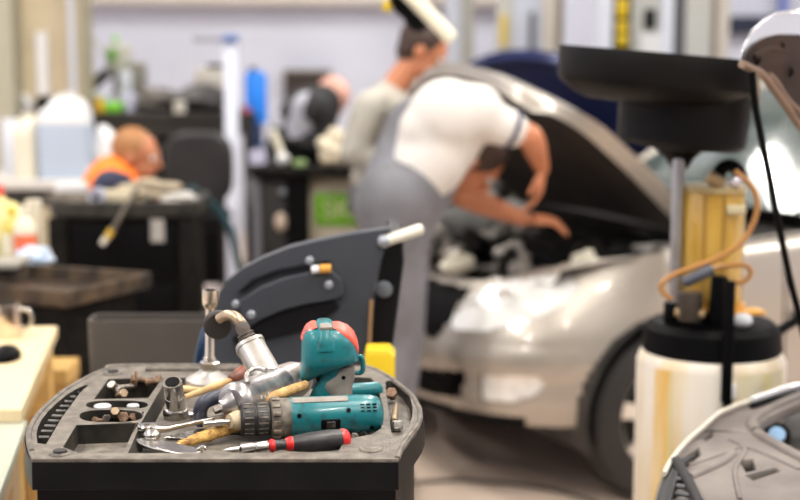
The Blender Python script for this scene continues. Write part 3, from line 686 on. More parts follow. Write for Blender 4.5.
# ================================================================ black trolley (middle left)
def trolley(name, label, x0, x1, y, dep, z, m=m_blackd, ztray=.06, drawers=True):
    t = thing(name, label, 'tool trolley', ((x0+x1)/2, y+dep/2, 0)); cx = (x0+x1)/2; hw = (x1-x0)/2; cy = y+dep/2
    b = B(); b.loft([rrect(cx, cy, hw-.01, dep/2-.01, z-ztray, .06), rrect(cx, cy, hw, dep/2, z-ztray*.9, .06), rrect(cx, cy, hw, dep/2, z-.004, .06), rrect(cx, cy, hw-.006, dep/2-.006, z, .055), rrect(cx, cy, hw-.02, dep/2-.02, z, .05), rrect(cx, cy, hw-.024, dep/2-.024, z-.025, .05)]); b.obj('tray_top', mat('dull_trolley_tray', (.05, .045, .038), .5, c2=(.014, .014, .013), nscale=10, spec=.3), t)
    B().box((cx, cy, (z-ztray+.1+FZ)/2), (2*hw-.06, dep-.06, z-ztray-.1-FZ), bev=.01).obj('body', m, t)
    if drawers:
        for sx in (-1, 1): B().box((cx+sx*(hw-.035), y+.02, (z-ztray+.1+FZ)/2), (.07, .04, z-ztray-.1-FZ), bev=.008).obj('corner_post', m, t)
        for k in range(4): B().box((cx, y+.025, z-ztray-.13-k*.22), (2*hw-.17, .02, .2), bev=.005).obj('drawer_front', m_black, t)
    for sx in (-1, 1):
        for sy in (.08, dep-.08): B().cyl((cx+sx*(hw-.09)-.015, y+sy, FZ+.05), (cx+sx*(hw-.09)+.015, y+sy, FZ+.05), .05, n=18).obj('caster_wheel', m_black, t)
    return t
yt = 5.35
x0, x1 = V(46, 195, yt).x, V(197, 195, yt).x
bt_ = trolley('tool_trolley', 'black tool trolley at the left, topped with clutter in front of the kneeling man', x0, x1, yt, .42, .905)
q = V(157, 231, yt); B().box((q.x, yt+.012, q.z), (.05, .004, .085)).obj('white_label', mat('dim_white_label', (.36, .34, .32), .6), bt_)
# small rag-tool with a yellow tip leaning over the front of the black trolley
lt = thing('long_scraper', 'long dark rod with a yellow and cream tip slanting down the black trolley front', 'scraper', (V(120, 215, yt).x, yt-.03, .9))
B().tube([V(138, 186, yt+.04), V(126, 206, yt-.02), V(112, 231, yt-.04)], .0085, 10).obj('rod', mat('brown_rod', (.12, .1, .08), .45), lt)
B().tube([V(112, 230, yt-.04), V(107.5, 237, yt-.04)], .013, 12).obj('yellow_ferrule', mat('yellow_ferrule', (.65, .42, .06), .4), lt)
B().tube([V(108, 236, yt-.04), V(102, 244, yt-.04)], .011, 12).obj('cream_tip', mat('cream_tip', (.75, .7, .6), .4), lt)

# clutter kit ------------------------------------------------------
def c_box(p, d, rz=0., bev=.006):
    return lambda nm, m, t: B().box(Vector(p)+v3(0, 0, d[2]/2), d, rot=rz, bev=bev).obj(nm, m, t)
def simple(name, label, cat, m, p, parts, group=None):
    t = thing(name, label, cat, tuple(p), 0, group)
    for nm, mm, fn in parts:
        b = B(); fn(b, Vector(p)); b.obj(nm, mm or m, t)
    return t
def bottle(label, p, r, h, m, mcap, name='plastic_bottle', group=None, mlab=None):
    t = thing(name, label, 'bottle', tuple(p), 0, group); p = Vector(p)
    B().lathe(p, p+v3(0, 0, h), [(0, r*.9), (.03, r), (.62, r), (.72, r*.9), (.82, r*.5), (.86, r*.35), (.9, r*.35)], 22).obj('bottle_body', m, t)
    B().lathe(p+v3(0, 0, h*.88), p+v3(0, 0, h), [(0, r*.42), (1, r*.4)], 16).obj('cap', mcap, t)
    if mlab: B().lathe(p+v3(0, 0, h*.2), p+v3(0, 0, h*.55), [(0, r*1.01), (1, r*1.01)], 22, cap=False).obj('label_band', mlab, t)
    return t
def lump(b, p, r, seed=0, amp=.25, n=14):
    rnd = random.Random(seed); ph = [rnd.uniform(0, 6) for _ in range(6)]
    q = bmesh.ops.create_uvsphere(b.bm, u_segments=n*2, v_segments=n, radius=1.)
    for v in q['verts']:
        d = v.co.normalized(); k = 1+amp*(math.sin(3*d.x+ph[0])*math.sin(4*d.y+ph[1])+.5*math.sin(7*d.z+ph[2]+3*d.x))
        v.co = v3(d.x*r[0]*k, d.y*r[1]*k, max(-.9, d.z)*r[2]*k)+v3(0, 0, r[2]*.85)+p
m_cream = mat('cream_plastic', (.72, .68, .55), .45); m_tan = mat('tan_cloth', (.42, .35, .25), .8, noise=.3, nscale=12)
m_wht = mat('soft_white_plastic', (.70, .70, .71), .4); m_lbl = mat('pale_blue_liquid', (.44, .52, .64), .35)
m_org = mat('orange_hi_vis', (1.0, .22, .02), .6); m_yel = mat('yellow_plastic', (.66, .46, .015), .4); m_grn = mat('bright_green', (.2, .62, .03), .5)
m_dgrn = mat('dark_green_plastic', (.02, .3, .13), .45); m_blu = mat('strong_blue', (.01, .22, .85), .4)
zt5 = .88
def on5(px, py, z=.905, dy=0.):
    p = P(px, py, z); return p+v3(0, dy, 0)
yc = yt+.2
def atz(px, Y, z): q = V(px, 200, Y); return v3(q.x, Y, z)
zf = .881
simple('tape_roll', 'pale lilac tape roll standing on the black trolley', 'tape', mat('lilac_tape', (.45, .45, .55), .5), atz(97, yt+.12, zf), [('roll', None, lambda b, p: b.lathe(p+v3(0, -.02, .032), p+v3(0, .02, .032), [(0, .032), (1, .032)], 24)), ('core', m_black, lambda b, p: b.lathe(p+v3(0, -.022, .032), p+v3(0, .022, .032), [(0, .014), (1, .014)], 16))])
simple('cardboard_box', 'flat pale box on the black trolley below the kneeling man', 'box', m_cream, atz(117, yt+.2, zf), [('carton', mat('carton', (.55, .48, .34), .7), lambda b, p: b.box(p+v3(0, 0, .022), (.14, .1, .045), bev=.003))])
simple('crumpled_rag', 'crumpled beige rag right of the flat box on the black trolley', 'rag', m_tan, atz(150, yt+.25, zf), [('cloth', None, lambda b, p: lump(b, p, (.11, .08, .045), 3))])
simple('work_glove', 'grey crumpled glove at the right end of the black trolley', 'glove', mat('grey_glove', (.45, .43, .4), .8), atz(180, yt+.16, zf), [('cloth', None, lambda b, p: lump(b, p, (.07, .05, .024), 5))])
simple('steel_bowl', 'small shiny steel dish on the black trolley beneath the man’s chin', 'dish', m_chr, atz(152, yt+.08, zf), [('dish', None, lambda b, p: b.lathe(p, p+v3(0, 0, .035), [(0, .02), (.6, .03), (1, .034)], 20))])
simple('red_marker', 'short red pen lying on the black trolley by the rag', 'pen', m_red, atz(165, yt+.07, zf+.008), [('pen', mat('red_pen', (.6, .08, .06), .4), lambda b, p: b.cyl(p-v3(.03, 0, 0), p+v3(.03, .01, 0), .007, n=12))])
simple('tool_roll', 'low brown tool roll at the left end of the black trolley', 'tool roll', m_tan, atz(70, yt+.15, zf), [('roll', mat('brown_roll', (.1, .08, .06), .7), lambda b, p: lump(b, p, (.1, .07, .022), 9))])
simple('white_tray', 'white shallow box on the left back of the black trolley', 'tray', m_wht, atz(72, yt+.36, zf+.02), [('tray', m_wht, lambda b, p: b.box(p+v3(0, 0, .02), (.125, .05, .042), bev=.006))])

# ---------------- bench with bottles at the left edge
yb2 = 4.75
q = v3(-1.12, 4.6, .76)
table('bottle_bench', 'pale green bench at the left edge crowded with yellow bottles', [v3(-1.16, 4.6, 0), v3(-1.24, 4.95, 0), v3(-2.0, 4.95, 0), v3(-2.0, 4.6, 0)], .76, .045, m_gtop, m_dkmet)
m_yliq = mat('yellow_oil_bottle', (.62, .5, .12), .3, c2=(.75, .66, .35), nscale=10)
bottle('big yellow oil bottle at the very left of the bench', atz(-2, 4.9, .76), .055, .25, m_yliq, m_red, mlab=mat('faded_label', (.7, .62, .5), .5))
bottle('yellow oil bottle with a cream label standing next to the red-labelled one', atz(11, 4.78, .76), .035, .19, m_yliq, m_yel, mlab=m_cream)
bottle('cream bottle with an orange-red label on the left bench', atz(24, 4.72, .76), .036, .20, m_cream, m_cream, mlab=mat('orange_red_label', (.75, .16, .07), .5))
simple('plastic_bag', 'blue and white crumpled bag on the left bench', 'bag', m_wht, atz(31, 4.68, .766), [('bag', mat('blue_white_bag', (.62, .68, .78), .4, c2=(.2, .32, .5), nscale=22), lambda b, p: lump(b, p, (.06, .04, .035), 2))])
simple('yellow_cloth', 'bunched pale yellow cloth lying behind the bottles on the bench', 'cloth', m_yel, atz(10, 4.85, .76), [('cloth', mat('pale_yellow_cloth', (.6, .5, .12), .7, c2=(.62, .58, .38), nscale=14), lambda b, p: lump(b, p, (.085, .07, .10), 4, .18))])
simple('cream_carton', 'cream carton behind the red-labelled bottle', 'carton', m_cream, atz(33, 4.88, .765), [('carton', mat('greyed_carton', (.55, .5, .4), .6), lambda b, p: b.box(p+v3(0, 0, .1), (.05, .05, .2), bev=.006))])

# ---------------- table with jerrycans behind
yj2 = 6.8
table('white_table', 'white-topped table carrying the blue jerrycan behind the black trolley', [atz(-40, 6.62, 0), atz(128, 6.62, 0), atz(128, 7.2, 0), atz(-40, 7.2, 0)], .86, .04, mat('greyed_white_top', (.6, .58, .54), .4), m_dkmet)
def jerry(label, px, Y, w_, d_, h, m, mtop, z=.86):
    p = atz(px, Y, z); t = thing('jerrycan', label, 'jerrycan', tuple(p))
    b = B(); b.loft([rrect(p.x, p.y, w_/2*.95, d_/2*.95, p.z, .03), rrect(p.x, p.y, w_/2, d_/2, p.z+.02, .03), rrect(p.x, p.y, w_/2, d_/2, p.z+h*.66, .03)]); b.obj('can_body', m, t)
    b = B(); b.loft([rrect(p.x, p.y, w_/2, d_/2, p.z+h*.66, .03), rrect(p.x, p.y, w_/2*.98, d_/2, p.z+h*.78, .03), rrect(p.x+.02, p.y, w_/2*.6, d_/2*.6, p.z+h*.93, .02), rrect(p.x+.03, p.y, w_/2*.25, d_/2*.3, p.z+h*.97, .01)]); b.obj('can_top', mtop, t)
    B().tube([p+v3(-w_*.3, 0, h*.78), p+v3(-w_*.2, 0, h*.95), p+v3(w_*.1, 0, h*.99), p+v3(w_*.2, 0, h*.92)], .012, 10, smooth=3).obj('handle', mtop, t)
    B().cyl(p+v3(w_*.12, 0, h*.95), p+v3(w_*.12, 0, h*1.04), .025, n=16).obj('cap', mtop, t)
    return t
jerry('large translucent blue jerrycan with a white top on the white table', 68, 6.8, .24, .17, .385, m_lbl, mat('soft_white_plastic', (.82, .82, .82), .4))
jerry('smaller white jerrycan just left of the blue one', 29, 6.8, .11, .12, .29, m_cream, m_cream)
simple('white_sack', 'plump white sack between the jerrycan and the kneeling man', 'sack', m_wht, atz(107, 6.9, .86), [('sack', m_wht, lambda b, p: lump(b, p, (.08, .075, .125), 6, .12))])
simple('white_carton', 'white carton wedged at the left behind the small jerrycan', 'carton', m_wht, atz(14, 7.05, .86), [('carton', mat('cool_white_carton', (.66, .68, .76), .5), lambda b, p: b.box(p+v3(0, 0, .13), (.07, .08, .26), bev=.006))])
# ================================================================ cars
m_silver = mat('champagne_silver_paint', (.37, .335, .295), .34, .45, coat=.4)
m_navy = mat('navy_paint', (.008, .014, .085), .25, .2, coat=.5)
m_glassd = mat('tinted_windscreen', (.16, .21, .20), .10, 0., trans=.7, spec=.12)
m_lens = mat('headlamp_lens', (.96, .96, .95), .14, .15, coat=1., c2=(.75, .75, .74), nscale=18, bump=.6, bscale=22)
m_refl = mat('lamp_reflector', (.95, .95, .93), .16, .3, c2=(.75, .75, .74), nscale=18)
m_tyre = mat('tyre_rubber', (.014, .013, .013), .6)
m_rim = mat('alloy_rim', (.62, .6, .56), .3, .9)
m_bay = mat('engine_bay_dark', (.02, .019, .018), .55, c2=(.06, .055, .05), nscale=9)
m_under = mat('hood_insulation', (.022, .016, .012), .85, c2=(.04, .03, .022), nscale=6)
CP = [(0.80, 0), (.79, .2), (.755, .40), (.68, .58), (.56, .71), (.42, .785), (.2, .835), (0, .85), (-.5, .86), (-1.2, .865), (-2, .865), (-2.8, .85), (-3.2, .8), (-3.45, .66), (-3.55, .4), (-3.58, 0)]
def arc_outline(N):
    p = catmull([v3(x, y, 0) for x, y in CP], 24); d = [0]
    for i in range(1, len(p)): d.append(d[-1]+(p[i]-p[i-1]).length)
    out = []; L = d[-1]; j = 0
    for i in range(N+1):
        s = L*i/N
        while j < len(d)-2 and d[j+1] < s: j += 1
        t = (s-d[j])/(d[j+1]-d[j]); q = p[j].lerp(p[j+1], t); out.append((s, q))
    return out
def ztop(x):
    pts = [(-3.6, .98), (-3.2, 1.02), (-.75, .955), (-.3, .93), (.1, .915), (.4, .87), (.6, .825), (.8, .765)]
    if x <= pts[0][0]: return pts[0][1]
    for (a, za), (b_, zb) in zip(pts, pts[1:]):
        if x <= b_: return za+(zb-za)*(x-a)/(b_-a)
    return pts[-1][1]
def zbot(x): return .30 if x > .3 else (.30-(.3-x)*.13 if x > -.4 else .20)
def inset(z, x, zt):
    f = 0.
    z -= .06 if x > .1 else 0
    if z < .34: f += .10*((.34-z)/.16)**1.6*.6
    if x > .1:
        g = min(1, (x-.1)/.55)
        if z > .52: f += g*(.36*((z-.52)/.25)**1.5)*.55
        if .40 < z < .53: f -= g*.018*math.sin((z-.40)/.13*PI)
    if x < -.2 and z > .7: f += .05*((z-.7)/.3)**2
    e = (zt-z)
    if e < .06: f += .05*(1-e/.06)**2
    return f
def inpoly(x, y, poly):
    c = False; n = len(poly); j = n-1
    for i in range(n):
        xi, yi = poly[i]; xj, yj = poly[j]
        if (yi > y) != (yj > y) and x < (xj-xi)*(y-yi)/(yj-yi)+xi: c = not c
        j = i
    return c
def shrink(poly, f):
    cx = sum(p[0] for p in poly)/len(poly); cy = sum(p[1] for p in poly)/len(poly)
    return [(cx+(x-cx)*f, cy+(y-cy)*f) for x, y in poly]
HEAD = [(.42, .655), (.437, .618), (.57, .628), (.705, .653), (.823, .702), (.924, .745), (.957, .787), (.935, .825), (.789, .819), (.571, .789), (.453, .736)]
FOG = [(.588, .477), (.806, .491), (.823, .457), (.806, .422), (.705, .384), (.588, .381)]
GRILLE = [(0, .36), (.336, .36), (.51, .379), (.515, .48), (.336, .455), (0, .45)]
UGR = [(0, .57), (.38, .58), (.412, .63), (.43, .72), (.43, .755), (0, .76)]
def car(label, paint, org, theta, hood_deg, hood_under, name='car', steer=0., glass=None):
    R_ = thing(name, label, 'car', org, PI+theta)
    N, M_ = 330, 62; out = arc_outline(N)
    L = out[-1][0]
    for sgn in (1, -1):
        bb = {k: B() for k in ('body_panel', 'headlight', 'fog_lamp', 'grille', 'lower_trim')}
        V_ = {}
        norms = []
        for i, (s, q) in enumerate(out):
            a = out[max(0, i-1)][1]; c = out[min(N, i+1)][1]; d = (c-a).normalized(); norms.append(v3(-d.y, d.x, 0))
        def pos(i, j, extra=0.):
            s, q = out[i]; zt = ztop(q.x); zb = zbot(q.x)
            z = zb+(zt-zb)*j/M_; nn = norms[i]; ins = inset(z, q.x, zt)+extra
            nrm = nn if nn.dot(-q+v3(-1.2, 0, 0)) > 0 else -nn
            p = q+nrm*ins; return v3(p.x, p.y*sgn, z)
        def vert(key, i, j, extra):
            k = (key, i, j)
            if k not in V_: V_[k] = bb[key].bm.verts.new(pos(i, j, extra))
            return V_[k]
        for i in range(N):
            for j in range(M_):
                s = (out[i][0]+out[i+1][0])/2; q = (out[i][1]+out[i+1][1])/2; zt = ztop(q.x); zb = zbot(q.x); z = zb+(zt-zb)*(j+.5)/M_
                if ((q.x-.05)**2+(z-.33)**2) < .37**2 and abs(q.y) > .6: continue
                if ((q.x+2.55)**2+(z-.33)**2) < .36**2 and abs(q.y) > .6: continue
                key, ex = 'body_panel', 0.
                if inpoly(s, z, HEAD): key, ex = 'headlight', .006
                elif inpoly(s, z, FOG): key, ex = 'fog_lamp', .012
                elif inpoly(s, z, GRILLE) or inpoly(s, z, UGR): key, ex = 'grille', .025
                elif z < .335 and q.x > .3 and s < .75: key, ex = 'lower_trim', 0.
                bb[key].bm.faces.new([vert(key, a, b_, ex) for a, b_ in ((i, j), (i+1, j), (i+1, j+1), (i, j+1))])
        mm = {'body_panel': paint, 'headlight': m_lens, 'fog_lamp': m_refl, 'grille': m_black, 'lower_trim': m_black}
        for k in bb:
            o = bb[k].obj({'body_panel': 'side_body', 'lower_trim': 'bumper_trim'}.get(k, k), mm[k], R_, local=True, recalc=False)
            if k == 'headlight':
                b = B()
                for (s0, z0, r0) in ((.52, .685, .045), (.65, .72, .055), (.80, .765, .045)):
                    i = int(s0/L*N); j = max(0, min(M_, int((z0-.30)/(ztop(out[i][1].x)-.30)*M_))); c = pos(i, j, .055); n_ = norms[i]; n_ = n_ if n_.dot(-out[i][1]+v3(-1.2, 0, 0)) < 0 else -n_; n_ = v3(n_.x, n_.y*sgn, 0)
                    b.lathe(c-n_*.03, c+n_*.035, [(0, r0*.3), (.5, r0*.8), (1, r0)], 24, cap=False)
                b.obj('reflector_bowl', m_refl, o, local=True)
                b = B(); i0, i1 = int(.43/L*N), int(.96/L*N)
                b.loft([[pos(i, max(0, min(M_, int((z0-.30)/(ztop(out[i][1].x)-.30)*M_))), .10) for i in range(i0, i1, 3)] for z0 in (.63, .72, .84)], cap=False, closed=False); b.obj('lamp_backing', mat('lamp_backing', (.35, .35, .34), .2, .8, c2=(.7, .7, .68), nscale=25), o, local=True)
            if k == 'grille':
                b = B()
                for z0 in (.375, .40, .425, .45):
                    b.tube([pos(i, max(0, min(M_, int((z0-.30)/(ztop(out[i][1].x)-.30)*M_))), .012) for i in range(0, int(.49/L*N), 3)], .006, 6)
                b.obj('grille_slat', m_blackd, o, local=True)
        # headlight chrome lower edge + door seams and arch lining
        b = B(); b.loft([[v3(q[1].x, (q[1].y-.02)*sgn, z) for z in (.97, 1.0)] for q in out[int(N*.42):int(N*.86):4]], cap=False, closed=False); b.obj('belt_moulding', m_black, R_, local=True)
        for ax_ in (.05, -2.55):
            b = B()
            for rr in (.36,):
                n = 28; b.loft([[v3(ax_+math.cos(PI*k/n)*rr, yy*sgn, .33+math.sin(PI*k/n)*rr) for k in range(-3, n+4)] for yy in (.48, .845)], cap=False, closed=False)
            b.obj('arch_liner', m_bay, R_, local=True)
            wc = v3(ax_, .735*sgn, .315); rot = Matrix.Rotation(steer if ax_ > 0 else 0, 3, 'Z'); yv = rot@v3(0, 1, 0)*sgn
            wt = bpy.data.objects.new('wheel', None)
            b = B(); b.lathe(wc-yv*.1, wc+yv*.1, [(0, .21), (.02, .27), (.1, .305), (.2, .315), (.8, .315), (.9, .305), (.97, .27), (1, .215), (.93, .205)], 48, cap=False); wo = b.obj('wheel', m_tyre, R_, local=True)
            b = B(); b.lathe(wc+yv*.085, wc-yv*.06, [(0, .208), (.05, .2), (.1, .19), (1, .185)], 40, cap=False)
            b.lathe(wc+yv*.085, wc+yv*.1, [(0, .045), (.8, .045), (1, .03)], 20)
            b.obj('rim', m_rim, wo, local=True)
            b = B(); tx = rot@v3(1, 0, 0)
            for k in range(7):
                a = 2*PI*k/7+.2; dr_ = tx*math.cos(a)+v3(0, 0, 1)*math.sin(a); tn = yv.cross(dr_)
                b.loft([[wc+yv*.09+dr_*.03+tn*w_+yv*h_ for w_, h_ in ((-.022, -.012), (.022, -.012), (.022, .008), (-.022, .008))], [wc+yv*.075+dr_*.2+tn*w_+yv*h_ for w_, h_ in ((-.03, -.012), (.03, -.012), (.03, .006), (-.03, .006))]])
            b.obj('wheel_spoke', m_rim, wo, local=True)
            B().lathe(wc-yv*.03, wc-yv*.02, [(0, .18), (1, .18)], 30).obj('brake_disc', m_dkmet, wo, local=True)
    # floor pan, bay tub, slam panel, cowl
    B().box((-1.35, 0, .25), (3.5, 1.3, .06)).obj('underbody', m_bay, R_, local=True)
    B().box((-.0, 0, .52), (1.2, 1.02, .05)).obj('bay_tub', m_bay, R_, local=True)
    b = B()
    for sgn in (1, -1):
        b.loft([[v3(x, y*sgn, z) for x, y, z in ((x, .52, .5), (x, .60, ztop(x)-.10), (x, .70, ztop(x)-.03), (x, .80 if x < .2 else .80-(x-.2)*.35, ztop(x)-.002))] for x in (-.62, -.3, 0, .2, .45)], cap=False, closed=False)
    b.obj('inner_wing', m_bay, R_, local=True)
    B().box((.50, 0, .70), (.10, 1.1, .07), bev=.02).obj('slam_panel', mat('dusty_slam', (.3, .27, .24), .5, c2=(.12, .1, .09), nscale=8), R_, local=True)
    B().box((-.46, 0, .80), (.46, 1.46, .26), bev=.03).obj('firewall_cowl', m_blackd, R_, local=True)
    m_slam = mat('dusty_slam', (.3, .27, .24), .5, c2=(.12, .1, .09), nscale=8)
    # engine bay contents
    rnd = random.Random(5); m_gr = mat('oily_alu', (.36, .33, .3), .4, .7, c2=(.12, .11, .1), nscale=14)
    b = B(); b.box((.0, -.02, .74), (.46, .62, .2), bev=.04); b.obj('engine_cover', m_black, R_, local=True)
    b = B()
    for k in range(5): b.box((-.15+k*.08, -.02, .845), (.03, .5, .02), bev=.006)
    b.obj('cover_rib', m_blackd, R_, local=True)
    B().box((.22, .42, .70), (.2, .16, .2), bev=.015).obj('fuse_box', m_blackd, R_, local=True)
    B().box((-.2, .44, .76), (.26, .17, .19), bev=.012).obj('battery', mat('battery_case', (.03, .03, .035), .4), R_, local=True)
    B().box((-.2, .44, .862), (.24, .15, .012), bev=.004).obj('battery_top', mat('battery_cream', (.6, .57, .52), .5), R_, local=True)
    b = B(); b.ball((.34, .18, .72), (.09, .12, .06)); b.obj('air_duct', m_gr, R_, local=True)
    b = B(); b.ball((.30, .5, .74), (.07, .06, .05)); b.obj('washer_reservoir', m_cream, R_, local=True)
    B().cyl((.34, .30, .74), (.34, .30, .79), .035, n=18).obj('blue_filler_cap', m_blu, R_, local=True)
    B().cyl((.16, .30, .74), (.16, .30, .80), .03, n=18).obj('amber_filler_cap', mat('amber_plastic', (.65, .33, .06), .35), R_, local=True)
    b = B(); b.tube([(.42, .45, .76), (.3, .2, .80), (.2, .0, .78), (.3, -.3, .76)], .022, 10, smooth=4); b.obj('radiator_hose', m_black, R_, local=True)
    b = B(); b.tube([(.46, .55, .77), (.40, .32, .80), (.44, .1, .77)], .014, 10, smooth=4); b.obj('silver_pipe', m_chr, R_, local=True)
    b = B(); b.tube([(-.3, .3, .86), (-.1, .25, .9), (.1, .3, .86), (.2, .4, .82)], .018, 10, smooth=4); b.obj('intake_hose', m_blackd, R_, local=True)
    for sgn in (1, -1): B().lathe((-.12, .55*sgn, .80), (-.12, .55*sgn, .89), [(0, .09), (.6, .085), (1, .05)], 22).obj('strut_tower', m_gr, R_, local=True)
    for k in range(16):
        x, y = rnd.uniform(.05, .62), rnd.uniform(-.45, .55)
        b = B(); lump(b, v3(x, y, .78), (.04+rnd.random()*.035, .05, .035+rnd.random()*.03), k); b.obj('bay_component', [m_gr, m_gr, m_cream, m_blackd, m_slam, m_bay][k % 6], R_, local=True)
    # hood
    hb = B(); rows = []
    nx, ny = 14, 16
    def hsurf(u, v, dz=0.):
        yh_ = (.66 if u < .72 else .66-(u-.72)**1.6*1.1); y = yh_*(2*v-1)
        nose = 1-(abs(2*v-1)**2.2)*.17*u
        x = -.20+u*.93*nose
        z = ztop(-.2)-.10*u**1.5+.035*(1-(2*v-1)**2)+.012-dz-(.04*max(0, u-.9)/.1)
        return v3(x, y, z)
    ha = math.radians(hood_deg); hinge = v3(-.22, 0, ztop(-.22)+.02); RM = Matrix.Rotation(-ha, 3, 'Y')
    def hr(p): return hinge+RM@(p-hinge)
    for dz, flip in ((0, False), (.06, True)):
        gv = [[hb.bm.verts.new(hr(hsurf(u/nx if not flip else .02+.95*u/nx, (v/ny if not flip else .03+.94*v/ny), dz))) for v in range(ny+1)] for u in range(nx+1)]
        rows.append(gv)
        if not flip:
            for u in range(nx):
                for v in range(ny): hb.bm.faces.new((gv[u][v], gv[u+1][v], gv[u+1][v+1], gv[u][v+1]))
    A_, C_ = rows
    for u in range(nx):
        hb.bm.faces.new((A_[u][0], A_[u+1][0], C_[u+1][0], C_[u][0])); hb.bm.faces.new((A_[u][ny], A_[u+1][ny], C_[u+1][ny], C_[u][ny]))
    for v in range(ny):
        hb.bm.faces.new((A_[nx][v], A_[nx][v+1], C_[nx][v+1], C_[nx][v])); hb.bm.faces.new((A_[0][v], A_[0][v+1], C_[0][v+1], C_[0][v]))
    hd_ = hb.obj('hood', paint, R_, local=True)
    b = B(); gv = [[b.bm.verts.new(hr(hsurf(.02+.95*u/nx, .03+.94*v/ny, .061+(.02*math.sin(PI*u/nx)*math.sin(PI*v/ny))))) for v in range(ny+1)] for u in range(nx+1)]
    for u in range(nx):
        for v in range(ny): b.bm.faces.new((gv[u][v], gv[u+1][v], gv[u+1][v+1], gv[u][v+1]))
    b.obj('hood_lining', hood_under, hd_, local=True)
    if hood_deg > 5: B().tube([v3(.48, -.5, .74), hr(hsurf(.72, .18, .04))], .006, 8).obj('prop_rod', m_dkmet, R_, local=True)
    # greenhouse
    g = glass or m_glassd
    wsb = [v3(-.66, -.70, .99), v3(-.60, -.35, 1.0), v3(-.58, 0, 1.005), v3(-.60, .35, 1.0), v3(-.66, .70, .99)]
    wst = [v3(-1.42, -.55, 1.43), v3(-1.38, -.28, 1.455), v3(-1.37, 0, 1.46), v3(-1.38, .28, 1.455), v3(-1.42, .55, 1.43)]
    b = B(); b.loft([[a_.lerp(c_, t) for a_, c_ in zip(wsb, wst)] for t in (0, .25, .5, .75, 1)], cap=False, closed=False); b.obj('windscreen', g, R_, local=True)
    b = B(); b.loft([[v3(-1.42+dx, y, 1.43+.03*(1-(y/.55)**2)+dz) for y in (-.57, -.28, 0, .28, .57)] for dx, dz in ((0, 0), (-.6, .02), (-1.2, 0), (-1.7, -.05))], cap=False, closed=False); b.obj('roof', paint, R_, local=True, solid=.02)
    for sgn in (1, -1):
        b = B(); b.tube([v3(-.68, .74*sgn, .97), v3(-1.42, .57*sgn, 1.43), v3(-2.2, .57*sgn, 1.44), v3(-3.1, .58*sgn, 1.37), v3(-3.45, .7*sgn, 1.0)], .03, 8); b.obj('roof_rail', paint, R_, local=True)
        b = B(); b.face([v3(-.75, .80*sgn, .96), v3(-1.45, .585*sgn, 1.40), v3(-3.05, .60*sgn, 1.34), v3(-3.3, .78*sgn, 1.0)]); b.obj('side_window', g, R_, local=True)
        b = B(); b.tube([v3(-1.95, .835*sgn, .97), v3(-1.95, .58*sgn, 1.42)], .03, 8); b.obj('centre_pillar', m_black, R_, local=True)
        b = B(); b.ball((-.95, .96*sgn, 1.02), (.06, .10, .07)); b.obj('wing_mirror', paint, R_, local=True)
        for xx in (-.42, -1.95):
            i = min(range(N), key=lambda i_: abs(out[i_][1].x-xx)+(0 if out[i_][1].y > .5 else 9))
            b = B(); b.tube([v3(xx, (out[i][1].y-inset(z, xx, ztop(xx))+.001)*sgn, z) for z in (.25, .4, .6, .75, .85, .94)], .004, 6); b.obj('door_seam', m_black, R_, local=True)
        i = min(range(N), key=lambda i_: abs(out[i_][1].x+1.2)+(0 if out[i_][1].y > .5 else 9))
        B().box((-1.2, (out[i][1].y+.008)*sgn, .64), (1.5, .02, .05), bev=.008).obj('door_moulding', m_blackd, R_, local=True)
    b = B(); b.loft([[v3(-3.1, y, 1.35), v3(-3.45, y*1.15, 1.0)] for y in (-.56, 0, .56)], cap=False, closed=False); b.obj('rear_window', g, R_, local=True)
    for ys in (-.35, .35):
        b = B(); b.box((-1.9, ys, .62), (.5, .48, .2), bev=.05); b.box((-2.15, ys, .92), (.14, .46, .6), rot=Matrix.Rotation(-.2, 3, 'Y'), bev=.05); b.obj('seat', m_blackd, R_, local=True)
    b = B(); b.box((-1.05, 0, .88), (.35, 1.35, .16), bev=.05); b.obj('dashboard', m_black, R_, local=True)
    return R_
TH = math.radians(25)
Wp = V(668, 409, 5.16)
lf = v3(math.sin(TH), -math.cos(TH), 0)
org = v3(Wp.x, Wp.y, FZ)-lf*.74
sil = car('champagne silver car with its bonnet up behind the man in a white T-shirt', m_silver, org, TH, 47, m_under, steer=.0)

blue = car('navy blue car with its bonnet up, behind the silver car', m_navy, v3(.95, 8.0, FZ), math.radians(50), 50, mat('navy_lining', (.012, .02, .09), .5))
# ================================================================ waste oil drainer
yd = 3.45; kd = sc(yd)
od = thing('oil_drainer', 'waste oil drainer: stained white drum, amber sight glass and wide black pan', 'oil drainer', (V(709, 400, yd).x, yd, FZ))
m_drum = mat('stained_drum', (.74, .68, .60), .45, c2=(.68, .52, .28), nscale=6, stretch=(2.2, 2.2, .35), thr=(.46, .72))
cx_ = V(709, 420, yd).x
def dz(py): return V(709, py, yd).z
zl = dz(346)-.002
b = B(); b.lathe((cx_, yd, FZ+.09), (cx_, yd, zl), [(0, 70*kd), (.02, 74*kd), (.96, 74.5*kd), (.985, 71*kd), (1, 66*kd)], 48); b.obj('drum', m_drum, od)
b = B()
for z in (.10, .38): b.lathe((cx_, yd, FZ+z), (cx_, yd, FZ+z+.02), [(0, 74*kd), (.5, 77*kd), (1, 74*kd)], 48)
b.obj('drum_hoop', m_drum, od)
b = B(); b.lathe((cx_, yd, zl-.008), (cx_, yd, zl+.065), [(0, 68*kd), (.05, 69*kd), (.8, 67*kd), (1, 60*kd)], 48); b.obj('black_lid', m_black, od)
zt2 = zl+.065
for k in range(4):
    a = PI/4+k*PI/2; p = v3(cx_+math.cos(a)*.15, yd+math.sin(a)*.15, FZ+.045); B().cyl(p-v3(.015, 0, 0), p+v3(.015, 0, 0), .045, n=18).obj('caster_wheel', m_black, od)
yf = yd-75*kd
